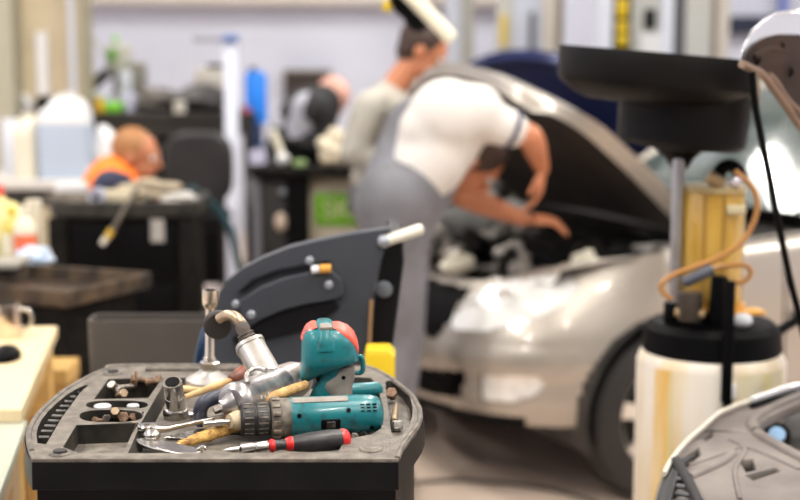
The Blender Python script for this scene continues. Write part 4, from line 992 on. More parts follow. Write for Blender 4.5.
q = V(726, 300, yf+.03); B().box((q.x, yf-.004, (dz(268)+dz(384))/2), (10*kd, .02, dz(268)-dz(384)), bev=.004).obj('strap', m_black, od)
B().box((V(731, 390, yf).x, yf-.004, V(731, 391, yf).z), (.022, .014, .035), bev=.003).obj('buckle', m_wht, od)
B().box((V(727, 405, yf).x, yf-.004, V(727, 405, yf).z), (.02, .014, .03), bev=.003).obj('strap_end', m_black, od)
m_strk = mat('orange_oil_streak', (.80, .46, .08), .4, c2=(.80, .66, .42), nscale=14, stretch=(3, 3, .3), thr=(.35, .7))
m_yst = mat('yellowed_stain', (.72, .62, .30), .45, c2=(.78, .72, .58), nscale=9, stretch=(3, 3, .5), thr=(.4, .7))
for a0, a1, z0, z1, m_ in ((212, 227, .12, .0, m_strk), (279, 322, .3, .0, m_yst), (226, 229, .35, .0, m_yst)):
    b = B(); b.loft([[v3(cx_+math.cos(math.radians(a))*(74.6*kd+.0008), yd+math.sin(math.radians(a))*(74.6*kd+.0008), z) for a in [a0+(a1-a0)*k/8 for k in range(9)]] for z in (FZ+z0, zl-.03)], cap=False, closed=False)
    b.obj('oil_streak', m_, od)
# sight glass
gx = V(712, 240, yd).x
m_amb = mat('amber_oil_glass', (.66, .43, .09), .14, trans=.12, c2=(.58, .34, .06), nscale=6, stretch=(6, 6, .5), coat=.6)
b = B(); b.lathe((gx, yd, dz(302)), (gx, yd, dz(190)), [(0, 30*kd), (.02, 31.5*kd), (.97, 31.5*kd), (1, 30*kd)], 40); b.obj('sight_glass', m_amb, od)
b = B()
for dx in (-14, 4): b.cyl((gx+dx*kd, yd-31*kd*math.cos(math.asin(abs(dx)/31.5)), dz(300)), (gx+dx*kd, yd-31*kd*math.cos(math.asin(abs(dx)/31.5)), dz(192)), .0045, n=8)
b.obj('tie_rod', mat('amber_rod', (.35, .2, .04), .4), od)
b = B(); b.box((gx+16*kd, yd-32*kd, dz(206)), (.045, .008, .022), bev=.003); b.obj('scale_label', mat('oily_label', (.62, .55, .35), .5), od)
b = B(); b.lathe((gx, yd, dz(302)-.012), (gx, yd, dz(302)), [(0, 34*kd), (1, 34*kd)], 32); b.obj('glass_base', mat('amber_plastic', (.65, .33, .06), .35), od)
b = B(); b.lathe((gx, yd, dz(190)), (gx, yd, dz(190)+.012), [(0, 33*kd), (1, 30*kd)], 32); b.obj('glass_cap', mat('tan_cap', (.5, .38, .18), .4), od)
b = B(); b.lathe((gx, yd, zt2), (gx, yd, dz(302)-.01), [(0, 26*kd), (.4, 22*kd), (1, 20*kd)], 24); b.obj('valve_block', m_black, od)
B().box((gx+30*kd, yd-.05, zt2+.03), (.09, .05, .012), rot=.3, bev=.004).obj('brass_plate', mat('amber_plastic', (.65, .33, .06), .35), od)
b = B(); b.ball((gx+24*kd, yd-.09, zt2+.018), (.024, .02, .018)); b.obj('wad', mat('cool_white_wad', (.75, .78, .85), .6), od)
# telescopic pole and pan
pxx = V(676.5, 240, yd-.02).x; yp = yd-.02
b = B(); b.cyl((pxx, yp, zt2-.01), (pxx, yp, dz(150)), 6.3*kd, n=20); b.obj('pole', mat('satin_pole', (.5, .5, .52), .3, .8), od)
b = B(); b.cyl((pxx, yp, zt2), (pxx, yp, zt2+.05), 11*kd, n=20, bev=.004); b.obj('pole_collar', m_black, od)
tl = Vector((.085, 0, 1)).normalized()
pc = V(680, 148, yd)
b = B(); b.lathe(pc, pc+tl*(.13), [(0, 40*kd), (.03, 58*kd), (.12, 63*kd), (.95, 65*kd), (1, 66*kd)], 48); b.obj('lower_bowl', mat('bowl_black', (.005, .005, .006), .45, spec=.15), od)
pr = V(654, 103, yd); b = B(); b.lathe(pr, pr+tl*.118, [(0, 66*kd), (.10, 80*kd), (.32, 94*kd), (.42, 97*kd), (.95, 98.5*kd), (1, 97.5*kd), (.97, 95*kd), (.35, 90*kd), (.3, 20*kd)], 64); b.obj('drain_pan', mat('pan_black', (.0045, .0042, .0045), .42, c2=(.008, .0072, .007), nscale=6, spec=.12), od)
b = B(); b.tube([V(752, 62, yd-.1), V(757, 72, yd-.12), V(758, 104, yd-.12)], .006, 8); b.obj('pan_hook', mat('dull_brass', (.4, .32, .24), .4, .7), od)
b = B(); b.lathe(pc+v3(0, 0, -.05), pc+v3(0, 0, .0), [(0, 8*kd), (.5, 14*kd), (1, 26*kd)], 20); b.obj('pan_socket', m_black, od)
m_hose = mat('copper_hose', (.42, .19, .05), .35, coat=.3)
b = B(); yh2 = yd-.14
b.tube([V(x, y, yh2) for x, y in ((735, 171), (746, 180), (755, 192), (757.5, 208), (752, 226), (741, 243), (722, 256), (700, 265), (680, 272), (667, 279), (661, 286), (664, 294), (672, 299))], .0062, 10, smooth=4); b.obj('drain_hose', m_hose, od)
b = B(); b.tube([V(x, y, yh2+.02) for x, y in ((700, 270), (718, 267), (735, 265), (747, 266), (751, 273), (745, 281), (735, 283))], .006, 10, smooth=4); b.obj('return_hose', m_hose, od)
b = B(); b.tube([V(x, y, yd-.03) for x, y in ((716, 190), (718, 178), (722, 168), (734, 166), (742, 176))], .016, 10, smooth=3); b.obj('black_elbow', m_black, od)
b = B(); b.cyl(V(708, 176, yd-.05), V(722, 184, yd-.05), .016, n=12); b.obj('tap', mat('tan_fitting', (.5, .36, .2), .4, .5), od)
b = B(); b.ball(V(735, 182, yd-.06), (.016, .016, .014)); b.obj('shiny_fitting', mat('pearl_fitting', (.75, .72, .8), .2, .6), od)
b = B(); b.cyl(V(683, 283, yd-.16), V(713, 269, yd-.16), .014, n=14, bev=.004); b.obj('lever', mat('blue_grey_grip', (.06, .065, .085), .4), od)
b = B(); b.cyl(V(720, 276, yd-.12), V(716, 320, yd-.12), .02, n=14, bev=.004); b.obj('pump_body', m_black, od)
b = B(); b.cyl(V(690, 292, yd-.1), V(690, 320, yd-.1), .03, n=14, bev=.004); b.obj('manifold', mat('brown_black', (.06, .045, .035), .5), od)
b = B(); b.cyl(V(675, 312, yd-.1), V(705, 314, yd-.12), .010, n=12); b.obj('cross_pipe', mat('tan_fitting', (.5, .36, .2), .4, .5), od)
b = B(); b.tube([V(775, 333, yd), V(800, 318, yd+.05), V(830, 300, yd+.1)], .012, 8); b.obj('push_handle', m_black, od)

# ================================================================ dismantled car nose at lower right
m_liner = mat('dusty_grey_liner', (.20, .175, .16), .6, c2=(.13, .112, .105), nscale=7, bump=.3, bscale=60)
m_vent = mat('charcoal_vent', (.022, .022, .024), .5, spec=.35)
zn = .70
nc = thing('dismantled_car', 'stripped car nose at lower right with dusty grey liner and raised bonnet', 'car', (P(800, 500, zn).x, 2.5, FZ))
def N_(px, py, dzz=0.): return P(px, py, zn+dzz)
outl = [(652, 512), (658, 486), (668, 464), (682, 447), (700, 430), (722, 412), (745, 401), (770, 394), (800, 386), (840, 378), (880, 372), (900, 470), (880, 560), (760, 590), (655, 590)]
hole = [(757, 427), (761, 421), (768, 416.5), (786, 408), (806, 400), (835, 396), (860, 420), (840, 465), (806, 455), (781, 442), (764, 435)]
slots = [[(682, 464), (684, 458), (696, 451.5), (697.5, 456), (687, 464)], [(741, 461), (752, 460), (754, 468), (747, 469.5)], [(749, 474), (772, 468.5), (776, 471.5), (756, 477.5)], [(705, 436), (711, 433), (712, 436), (706, 439)]]
slots = [[(sum(p[0] for p in q)/len(q)+(x-sum(p[0] for p in q)/len(q))*1.35, sum(p[1] for p in q)/len(q)+(y-sum(p[1] for p in q)/len(q))*1.5) for x, y in q] for q in slots]
b = B(); polys = [[N_(x, y) for x, y in q] for q in [outl, hole]+slots]; flat = [p for q in polys for p in q]
vs = [b.bm.verts.new(p) for p in flat]
for tri in tessellate_polygon(polys): b.bm.faces.new([vs[i] for i in tri])
bmesh.ops.recalc_face_normals(b.bm, faces=b.bm.faces)
if sum(f.normal.z for f in b.bm.faces) < 0: bmesh.ops.reverse_faces(b.bm, faces=b.bm.faces)
b.obj('inner_liner', m_liner, nc, bevel=.004, seg=2, solid=.025, recalc=False)
def ridge(pts, r, m, nm, dzz=.0): B().tube([N_(x, y, dzz) for x, y in pts], r, 10, smooth=4).obj(nm, m, nc)
ridge([(689, 478), (705, 471), (722, 463), (733, 454)], .010, m_liner, 'moulded_ridge')
ridge([(756, 432), (752, 424), (760, 415), (778, 406), (806, 395), (835, 389)], .012, m_liner, 'opening_lip')
ridge([(757, 434), (772, 443), (790, 453), (815, 466)], .012, m_liner, 'opening_lip')
ridge([(688, 466), (720, 455), (740, 448), (760, 452), (800, 470)], .005, m_liner, 'pressed_line')
ridge([(730, 440), (745, 450), (735, 470), (740, 500)], .005, m_liner, 'pressed_line')
B().tube([N_(x, y, .012) for x, y in ((664, 474), (672, 459), (687, 441), (703, 427), (718, 414), (735, 406), (750, 401))], .005, 12, smooth=4).obj('edge_trim', mat('cream_edge', (.58, .54, .46), .3), nc)
B().tube([N_(x, y, .012) for x, y in ((750, 401), (768, 395), (786, 389), (810, 384), (850, 375))], .009, 12, smooth=4).obj('edge_trim', mat('silver_edge', (.6, .6, .62), .25, .5), nc)
B().tube([N_(x, y, .006) for x, y in ((752, 406), (770, 400), (790, 395), (820, 388))], .007, 10, smooth=4).obj('rubber_seal', m_black, nc)
b = B(); b.prism([N_(x, y, -.16) for x, y in ((735, 440), (765, 410), (800, 392), (880, 380), (900, 470), (790, 520))], (0, 0, -.02)); b.obj('cavity_floor', m_bay, nc)
b = B(); b.lathe(N_(777, 438, -.06), N_(777, 434, -.035), [(0, .017), (1, .018)], 22, squash=.9); b.obj('reservoir_cap', mat('pale_blue_cap', (.26, .42, .62), .3), nc)
b = B(); b.cyl(N_(777, 436, -.15), N_(777, 436, -.06), .03, n=18); b.obj('reservoir', m_blackd, nc)
b = B(); b.box(N_(790, 470, -.12), (.03, .03, .08)); b.bm.free()
# ribbed vent down the outer corner
vt = [(655, 506), (660, 487), (669, 466), (680, 458)]
b = B(); A_ = [N_(x, y, .004) for x, y in catmull([v3(x, y, 0) for x, y in vt], 5) for x, y in [(x, y)]] if 0 else [N_(p.x, p.y, .004) for p in catmull([v3(x, y, 0) for x, y in vt], 5)]
In_ = [p+v3(.022, -.02, .012) for p in A_]
Ot = [p+v3(-.02, -.02, -.22) for p in A_]
b.loft([In_, A_, [p+v3(-.012, -.012, -.06) for p in A_], Ot], cap=False, closed=False); b.obj('corner_panel', m_vent, nc, solid=.006)
def pl_(pts, t):
    t *= len(pts)-1; i = min(int(t), len(pts)-2); t -= i; return (pts[i][0]+(pts[i+1][0]-pts[i][0])*t, pts[i][1]+(pts[i+1][1]-pts[i][1])*t)
for k in range(8):
    t = .06+k*.13; o_ = pl_([(674, 463), (664, 485), (657, 510)], t); i_ = pl_([(678, 464), (687, 480), (698, 502), (706, 520)], t)
    B().tube([N_(o_[0], o_[1], .004)+v3(-.004, -.004, -.02), N_((o_[0]+i_[0])/2, (o_[1]+i_[1])/2+1, .012), N_(i_[0], i_[1], .012)], .0045, 8).obj('vent_rib', mat('vent_rib_grey', (.075, .075, .08), .5), nc)
B().tube([N_(x, y, .014) for x, y in ((676, 461), (686, 478), (697, 500), (706, 520))], .010, 10, smooth=4).obj('vent_frame', m_vent, nc)
b = B(); b.loft([[N_(x, y, -.10) for x, y in outl], [v3(N_(x, y).x*1.0, N_(x, y).y, FZ+.25) for x, y in outl]]); b.obj('bumper_core', m_bay, nc)
b = B()
tyc = v3(P(880, 470, zn).x+.25, 2.75, FZ+.3); b.lathe(tyc-v3(.1, 0, 0), tyc+v3(.1, 0, 0), [(0, .2), (.05, .29), (.2, .3), (.8, .3), (.95, .29), (1, .2)], 36); b.obj('wheel', m_tyre, nc)
# raised bonnet seen from below
yr_ = 2.95
m_brown = mat('brown_bonnet_underside', (.035, .018, .011), .5, c2=(.012, .008, .006), nscale=9, spec=.15)
hpx = [(742, 64), (746, 54), (754, 44), (765, 37), (778, 34), (800, 34), (850, 34), (900, 50), (900, 230), (850, 165), (822, 150), (802, 128), (790, 111), (778, 95), (766, 80), (754, 70)]
def HV(x, y, o=0.): return V(x, y, yr_+(x-742)*.004+o)
b = B(); b.prism([HV(x, y) for x, y in hpx], v3(.004, .012, 0)); hp_ = b.obj('bonnet_lining', m_brown, nc, bevel=.004)
b = B()
ou = [HV(x, y, .02) for x, y in ((739, 63), (742, 48), (750, 33), (762, 21), (776, 14), (800, 10), (850, 6), (905, 24), (905, 235), (850, 172))]+[HV(x, y, .02) for x, y in ((822, 156), (802, 133), (788, 112), (775, 96), (763, 80), (752, 70))]
b.prism(ou, v3(.01, .03, .006)); b.obj('bonnet_skin', mat('bright_silver_paint', (.62, .64, .68), .16, .7, coat=1.), nc, bevel=.008, seg=3)
B().tube([HV(x, y, -.006) for x, y in ((742, 64), (752, 69), (762, 74), (773, 88), (786, 106), (800, 126), (822, 150))], .0085, 10, smooth=4).obj('bonnet_flange', mat('tan_flange', (.20, .135, .095), .4, .3), nc)
B().tube([HV(x, y, -.004) for x, y in ((768, 74), (776, 82), (786, 98), (800, 112), (830, 135))], .0065, 8, smooth=4).obj('bonnet_brace', mat('tan_flange', (.20, .135, .095), .4, .3), nc)
B().tube([HV(x, y, -.002) for x, y in ((753, 58), (768, 50), (785, 52), (810, 60), (850, 75))], .009, 8, smooth=4).obj('bonnet_brace', m_brown, nc)
for (x, y, r) in ((755, 60, .012), (780, 46, .010), (788, 72, .013)): 
    c = HV(x, y, -.004); B().lathe(c+v3(0, .006, 0), c-v3(0, .004, 0), [(0, r), (1, r*.9)], 16).obj('bonnet_hole', m_black, nc)
B().tube([HV(x, y, -.03) for x, y in ((752, 72), (756, 110), (766, 160), (777, 215), (789, 275), (800, 318), (806, 345))], [.0075], 10, smooth=3).obj('gas_strut', m_black, nc)
q_ = HV(806, 345, -.03); B().tube([q_, v3(q_.x+.12, q_.y, q_.z-.1), v3(q_.x+.2, 2.9, zn)], .012, 8).obj('strut_mount', m_black, nc)
B().tube([v3(P(880, 400, zn).x, 3.0, zn), v3(P(880, 400, zn).x+.05, 3.1, .95), HV(895, 120, .0)], .03, 10).obj('bonnet_hinge', m_brown, nc)

# ================================================================ background
m_gcol = mat('pale_grey_column', (.50, .50, .47), .5, noise=.08, nscale=3)
m_dcol = mat('dark_grey_column', (.08, .08, .09), .5); m_brn = mat('brown_frame', (.2, .16, .12), .6)
def column(px0, px1, Y, zt, m, y1=None, d=.12, z0=None):
    a = V(px0, 50, Y).x; c = V(px1, 50, Y).x; z0 = FZ if z0 is None else z0
    return ((a+c)/2, Y+d/2, (z0+zt)/2), (c-a, d, zt-z0)
Yl = 9.2
lc = thing('lift_column', 'wide grey vehicle lift column with a yellow and black stripe, above the oil pan', 'vehicle lift', (V(665, 50, Yl).x, Yl, FZ))
for nm, x0, x1, m, dy in (('main_post', 630, 662, m_gcol, .02), ('white_post', 598, 613, m_white, 0.), ('white_rail', 661, 673, m_white, -.02), ('dark_channel', 672, 685, m_dcol, .01), ('grey_post', 685, 711, m_gcol, 0.), ('brown_channel', 710, 718, m_brn, .01), ('beige_post', 717, 729, mat('beige_post_p', (.55, .51, .45), .5), 0.)):
    c_, d_ = column(x0, x1, Yl+dy, 3.4, m); B().box(c_, d_, bev=.01).obj(nm, m, lc)
c_, d_ = column(613, 630, Yl-.01, 3.4, m_black); B().box(c_, d_).obj('stripe_backing', m_black, lc)
for y0, y1 in ((-2, 18), (21, 33), (34.5, 46)):
    a = V(617, y0, Yl-.03); c = V(628, y1, Yl-.03); B().box(((a.x+c.x)/2, Yl-.02, (a.z+c.z)/2), (c.x-a.x, .02, a.z-c.z), bev=.012).obj('yellow_stripe', m_yel, lc)
a = V(645, 9, Yl); c = V(655, 29, Yl); B().box(((a.x+c.x)/2, Yl+.01, (a.z+c.z)/2), (c.x-a.x, .04, a.z-c.z)).obj('black_window', m_black, lc)
a = V(641, 33, Yl); c = V(660, 60, Yl); B().box(((a.x+c.x)/2, Yl+.01, (a.z+c.z)/2), (c.x-a.x, .04, a.z-c.z)).obj('white_panel', m_wht, lc)
Yk = 10.2
l2 = thing('lift_column', 'slimmer blue-grey lift column with a thin yellow stripe left of the navy car', 'vehicle lift', (V(525, 50, Yk).x, Yk, FZ))
for nm, x0, x1, m, dy in (('blue_grey_post', 513, 541, mat('blue_grey_paint', (.50, .53, .62), .5), 0.), ('pale_post', 497, 513, m_gcol, .02), ('beige_post', 541, 556, mat('beige_post_p', (.55, .51, .45), .5), .02), ('brown_edge', 556, 563, m_brn, .02)):
    c_, d_ = column(x0, x1, Yk+dy, 3.4, m); B().box(c_, d_, bev=.01).obj(nm, m, l2)
a = V(501, 15, Yk); c = V(506, 46, Yk); B().box(((a.x+c.x)/2, Yk, (a.z+c.z)/2), (c.x-a.x, .05, a.z-c.z)).obj('yellow_stripe', m_yel, l2)
a = V(529, 12, Yk); c = V(534, 50, Yk); B().box(((a.x+c.x)/2, Yk-.02, (a.z+c.z)/2), (c.x-a.x, .05, a.z-c.z)).obj('dark_slot', m_dcol, l2)
c_, d_ = column(461, 474, 11.2, ZC, m_olive); o = struct(B().box(c_, d_).obj('trim_3', mat('olive_grey_pillar', (.34, .34, .31), .6)))
c_, d_ = column(446, 461, 11.25, ZC, m_olive); o = struct(B().box(c_, d_).obj('trim_4', mat('blue_grey_paint', (.50, .53, .62), .5)))
# dark windows and blue frame high on the back wall right
a = V(733, 16, 12.4); c = V(800, 34, 12.4)
struct(B().box(((a.x+c.x)/2+.3, 12.42, (a.z+c.z)/2), (c.x-a.x+.8, .06, a.z-c.z)).obj('window_1', mat('dark_window', (.03, .035, .06), .2)))
struct(B().box((V(786, 0, 12.3).x, 12.38, 1.9), (.05, .08, .8)).obj('trim_5', mat('blue_frame', (.1, .15, .5), .5)))
# left: tan pillar and cladding
def wallbit(name, x0, x1, Y, m, z1=ZC, z0=None, d=.25, y0=None, y1=None):
    a = V(x0, 50, Y).x; c = V(x1, 50, Y).x; z0 = FZ if z0 is None else z0
    if y0 is not None: z1 = V(x0, y0, Y).z
    if y1 is not None: z0 = V(x0, y1, Y).z
    return struct(B().box(((a+c)/2, Y+d/2, (z0+z1)/2), (c-a, d, z1-z0)).obj(name, m))
wallbit('trim_6', -60, 12, 8.2, mat('grey_olive_partition', (.40, .38, .29), .6))
wallbit('trim_7', 12, 70, 8.4, m_beige)
wallbit('trim_8', 69, 75, 8.3, mat('blue_grey_paint', (.50, .53, .62), .5), d=.1)
wallbit('trim_9', 75, 82, 8.3, m_olive, d=.3)
wallbit('trim_10', 36, 47, 8.36, m_wht, y0=32, y1=95, d=.05)
wallbit('trim_11', 0, 12, 8.15, m_tan, y0=0, y1=30, d=.05) if 0 else None
# green machine: bench drilling machine
Ym = 8.9
dm = thing('drilling_machine', 'beige bench drilling machine with green panels in front of the white wall', 'drilling machine', (V(114, 100, Ym).x, Ym, .6))
def bx(nm, x0, y0, x1, y1, Y, m, t, d=.2, bev=.01):
    a = V(x0, y0, Y); c = V(x1, y1, Y); return B().box(((a.x+c.x)/2, Y+d/2, (a.z+c.z)/2), (c.x-a.x, d, a.z-c.z), bev=bev).obj(nm, m, t)
m_gb = mat('grey_beige_paint', (.5, .5, .42), .5)
bx('head', 104, 44, 124, 72, Ym, m_gb, dm, .3, .03)
bx('green_panel', 107, 50, 116, 60, Ym-.02, mat('leaf_green', (.10, .40, .02), .45), dm, .05)
b = B(); b.ball(V(115.5, 39, Ym), .022); b.obj('green_beacon', m_grn, dm)
bx('column', 112, 70, 118, 104, Ym+.1, m_gcol, dm, .05)
bx('motor', 126, 62, 143, 96, Ym+.05, mat('olive_grey_motor', (.2, .19, .16), .5), dm, .2, .03)
B().tube([V(90, 34, Ym-.05), V(100, 48, Ym-.05), V(106, 55, Ym-.05)], .01, 8).obj('feed_lever', m_gcol, dm)
B().tube([V(80, 98, Ym-.05), V(94, 84, Ym-.05), V(108, 72, Ym)], .035, 8).obj('black_arm', m_dkmet, dm)
bx('base', 84, 104, 146, 112, Ym, m_dkmet, dm, .35)
bx('spindle', 118, 70, 131, 92, Ym-.02, m_white, dm, .06, .02)
# shelving bench along the wall with clutter
Ys = 8.6
zb_ = V(100, 112, Ys).z
table('long_bench', 'long dark bench along the white wall under the drilling machine', [atz(-60, Ys-.1, 0), atz(258, Ys-.1, 0), atz(258, Ys+.7, 0), atz(-60, Ys+.7, 0)], zb_, .05, m_dkmet, m_dkmet)
lbx = (atz(84, Ys, 0).x+atz(226, Ys, 0).x)/2; lbo = thing('low_cupboard', 'dark cupboard row underneath the long bench', 'cupboard', (lbx, Ys+.3, FZ)); B().box((lbx, Ys+.3, (FZ+zb_-.16)/2), (.86, .5, zb_-.16-FZ), bev=.01).obj('carcass', m_dkmet, lbo); B().box((lbx-.2, Ys+.04, (FZ+zb_-.16)/2), (.36, .02, zb_-.3-FZ), bev=.005).obj('door', m_black, lbo); B().box((lbx+.2, Ys+.04, (FZ+zb_-.16)/2), (.36, .02, zb_-.3-FZ), bev=.005).obj('door', m_black, lbo)
def clut(label, cat, name, x0, y0, x1, m, shape='box', Y=Ys, z=None, dy=0.):
    z = zb_ if z is None else z; a = V(x0, y0, Y); c = V(x1, y0, Y); h = a.z-z; p = v3((a.x+c.x)/2, Y+.1+dy, z); w_ = (c.x-a.x)
    t = thing(name, label, cat, tuple(p))
    if shape == 'box': B().box(p+v3(0, 0, h/2), (w_, .16, h), bev=min(.015, h*.2)).obj('case', m, t)
    elif shape == 'cyl': B().lathe(p, p+v3(0, 0, h), [(0, w_/2), (.85, w_/2), (.95, w_*.4), (1, w_*.3)], 20).obj('can', m, t)
    else:
        b = B(); lump(b, p, (w_/2, .09, h/1.9), int(x0)); b.obj('heap', m, t)
    return t
clut('green plastic case on the bench left of the kneeling man’s head', 'case', 'tool_case', 103, 103, 119, m_grn, 'box')
clut('dark green bottle behind the jerrycan top', 'bottle', 'green_bottle', 90, 96, 102, m_dgrn, 'cyl')
clut('small amber yellow tin beside the green case', 'tin', 'yellow_tin', 96, 97, 104, mat('amber_yellow', (.85, .5, .02), .4), 'cyl', dy=-.12)
clut('dark blue canister at the far left of the long bench', 'canister', 'blue_canister', 12, 84, 22, mat('deep_blue', (.02, .04, .2), .4), 'cyl', dy=-.3)
clut('light blue spray can next to the dark blue canister', 'spray can', 'spray_can', 18, 90, 28, mat('light_blue', (.35, .55, .9), .4), 'cyl', dy=-.42)
clut('black power unit under the tan wall', 'unit', 'power_unit', 45, 96, 66, m_black, 'box', dy=-.25)
clut('white folded cloth between the black unit and the green bottle', 'cloth', 'white_cloth', 29, 92, 44, m_wht, 'lump', dy=-.3)
clut('pale lilac tin behind the kneeling man', 'tin', 'lilac_tin', 122, 92, 132, mat('lilac_tin', (.5, .5, .66), .4), 'cyl')
m_cast = mat('oily_casting', (.13, .115, .10), .5, .3, c2=(.05, .045, .04), nscale=6)
clut('large oily gearbox casting on the long bench', 'gearbox', 'gearbox', 132, 88, 178, m_cast, 'lump')
clut('dark engine block on the bench left of the white post', 'engine block', 'engine_block', 168, 86, 232, mat('dark_casting', (.05, .045, .045), .5, .3), 'lump')
clut('pale ribbed pipe leaning on the gearbox', 'pipe', 'ribbed_pipe', 176, 100, 188, mat('pale_pipe', (.5, .48, .42), .5), 'cyl', dy=-.2)
# beige machine box with a dark lid
clut('beige box with a blackish lid left of the white post', 'box', 'beige_box', 186, 70, 224, mat('greige_box', (.50, .47, .42), .6), 'box', dy=.3)
clut('black lid strip on top of the beige box', 'lid', 'black_cover', 199, 65, 222, m_black, 'box', Y=Ys+.02, z=V(199, 70, Ys+.3).z+.01, dy=.3)
# white stand post with crossbar
Yp = 9.4-1.2
sp_ = thing('parts_stand', 'slim white post with a blue-grey crossbar at its top', 'stand', (V(235, 100, Yp).x, Yp, FZ))
bx('post', 223, 40, 240, 310, Yp, mat('bluish_white_post', (.78, .82, .95), .4), sp_, .12)
bx('crossbar', 192, 36, 238, 42, Yp-.02, mat('grey_bar', (.3, .3, .36), .5), sp_, .1)
bx('blue_cap', 222, 35, 238, 41, Yp-.05, mat('dull_blue', (.1, .2, .5), .4), sp_, .1)
# blue drum
bd_ = thing('blue_barrel', 'bright blue barrel right of the white post', 'barrel', (V(252, 100, 8.6).x, 8.7, zb_))
a = V(242, 72, 8.55); c = V(265, 124, 8.55); b = B(); b.lathe(((a.x+c.x)/2, 8.7, c.z), ((a.x+c.x)/2, 8.7, a.z), [(0, (c.x-a.x)/2), (.9, (c.x-a.x)/2), (1, (c.x-a.x)*.38)], 28); b.obj('barrel_body', m_blu, bd_)
bx('red_sticker', 243, 107, 250, 115, 8.52, mat('red_sticker', (.6, .08, .1), .4), bd_, .02, 0)
bx('barrel_foot', 246, 123, 262, 150, 8.65, mat('navy_foot', (.02, .05, .15), .4), bd_, .1)
clut('black cap box beside the blue barrel', 'box', 'black_box', 243, 68, 250, m_black, 'box', dy=.3)
# dark framed hatch on the wall
wx = bx('window_2', 284, 72, 330, 106, 12.4, mat('brown_black_glass', (.045, .035, .03), .35), None, .08, 0); struct(wx)
wf = bx('window_frame', 283, 70, 331, 73, 12.36, m_brn, wx, .1, 0)
# dark swivel chair
ch = thing('swivel_chair', 'black swivel chair with a rounded back beside the kneeling man', 'chair', (V(198, 200, 7.).x, 7.1, FZ))
cxx = V(198, 160, 7.).x; b = B(); pts = []
b.loft([[v3(cxx+math.cos(a)*.165*k*abs(math.cos(a))**-.35 if 0 else cxx+math.copysign(abs(math.cos(a))**.55, math.cos(a))*.165*k, 7.0+yo, V(198, 168, 7.).z+math.copysign(abs(math.sin(a))**.6, math.sin(a))*.175*k) for a in [2*PI*j/28 for j in range(28)]] for k, yo in ((.9, -.03), (1, 0), (1, .06), (.9, .09))])
b.obj('backrest', mat('black_upholstery', (.018, .016, .017), .5, c2=(.03, .028, .028), nscale=5, spec=.3), ch)
B().box((cxx, 6.75, V(198, 212, 7.).z), (.34, .36, .07), bev=.03).obj('seat', m_black, ch)
B().cyl((cxx, 6.85, FZ+.06), (cxx, 6.85, V(198, 214, 7.).z), .03).obj('gas_column', m_dkmet, ch)
B().box((cxx, 7.05, V(198, 205, 7.).z), (.05, .03, .2)).obj('back_stem', m_dkmet, ch)
for k in range(5):
    a = 2*PI*k/5; e = v3(cxx+math.cos(a)*.28, 6.85+math.sin(a)*.28, FZ+.06)
    B().tube([v3(cxx, 6.85, FZ+.1), e], .018, 8).obj('leg', m_dkmet, ch); B().ball(e-v3(0, 0, .03), .028, 10).obj('caster', m_black, ch)
# dark cable loop right of the black trolley
t = thing('dark_hose', 'dark teal hose looping down right of the black trolley', 'hose', (V(225, 230, 6.).x, 6., FZ))
B().tube([V(190, 188, 6.), V(205, 198, 6.05), V(222, 215, 6.1), V(232, 235, 6.1), V(238, 262, 6.1), V(250, 300, 6.1), v3(V(250, 300, 6.1).x+.1, 6.1, FZ+.02)], .018, 8, smooth=4).obj('hose', mat('teal_black_rubber', (.01, .05, .065), .4), t)
# pale bucket and small items on the floor gap
for (x, y, r, h, m, lb, nm, ct2, Y) in ((226, 262, .07, .16, m_wht, 'white plastic bucket on the floor beyond the chair', 'bucket', 'bucket', 8.0), (209, 250, .06, .2, mat('pinkish_canister', (.6, .52, .5), .5), 'pinkish canister on the floor left of the white bucket', 'floor_canister', 'canister', 7.8)):
    p = v3(V(x, y, Y).x, Y, FZ); t = thing(nm, lb, ct2, tuple(p)); B().lathe(p, p+v3(0, 0, h*1.6), [(0, r*.85), (.95, r), (1, r*1.05)], 20).obj('pail', m, t)

# ================================================================ black bench with cabinet and green sign
Yq = 6.6
x0, x1 = V(251, 170, Yq).x, V(306, 170, Yq).x; zq = V(280, 168, Yq).z
tb = thing('black_bench', 'black steel bench cluttered with parts in front of the bald man', 'bench', ((x0+x1)/2, Yq+.3, FZ))
xe = V(372, 170, Yq).x
B().box(((x0+xe)/2, Yq+.3, zq-.02), (xe-x0, .62, .045), bev=.006).obj('worktop', m_blackd, tb)
B().box((x1-.04, Yq+.05, (zq-.04+FZ)/2), (.10, .08, zq-.04-FZ)).obj('leg', m_black, tb)
B().box((x0+.02, Yq+.05, (zq-.04+FZ)/2), (.035, .04, zq-.04-FZ)).obj('leg', mat('dull_grey_leg', (.16, .16, .18), .4), tb)
B().box((x0+.08, Yq+.55, (zq-.04+FZ)/2), (.04, .04, zq-.04-FZ)).obj('leg', m_black, tb)
B().box(((x0+x1)/2-.02, Yq+.3, (zq-.04+FZ)/2), (x1-x0-.10, .5, zq-.06-FZ), bev=.01).obj('cupboard', mat('cupboard_black', (.02, .018, .018), .5), tb)
b = B(); b.ball(V(283, 192, Yq+.03), .018); b.obj('cupboard_knob', mat('grey_rivet', (.3, .32, .36), .4, .3), tb)
for (x, y, r, m, lb, cn) in ((281, 222, .035, m_cream, 'beige part hanging low on the black bench front', 'fitting'),):
    t = thing('beige_fitting', lb, cn, tuple(V(x, y, Yq))); b = B(); b.ball(V(x, y, Yq+.03), (.03, .02, .045)); b.obj('fitting', mat('beige_part', (.5, .4, .32), .5), t)
cb_ = thing('beige_cabinet', 'beige cabinet with a green sign, below the black bench top', 'cabinet', (V(340, 220, Yq).x, Yq+.35, FZ))
a = V(306, 171, Yq); c = V(385, 171, Yq); zc1 = a.z-.03
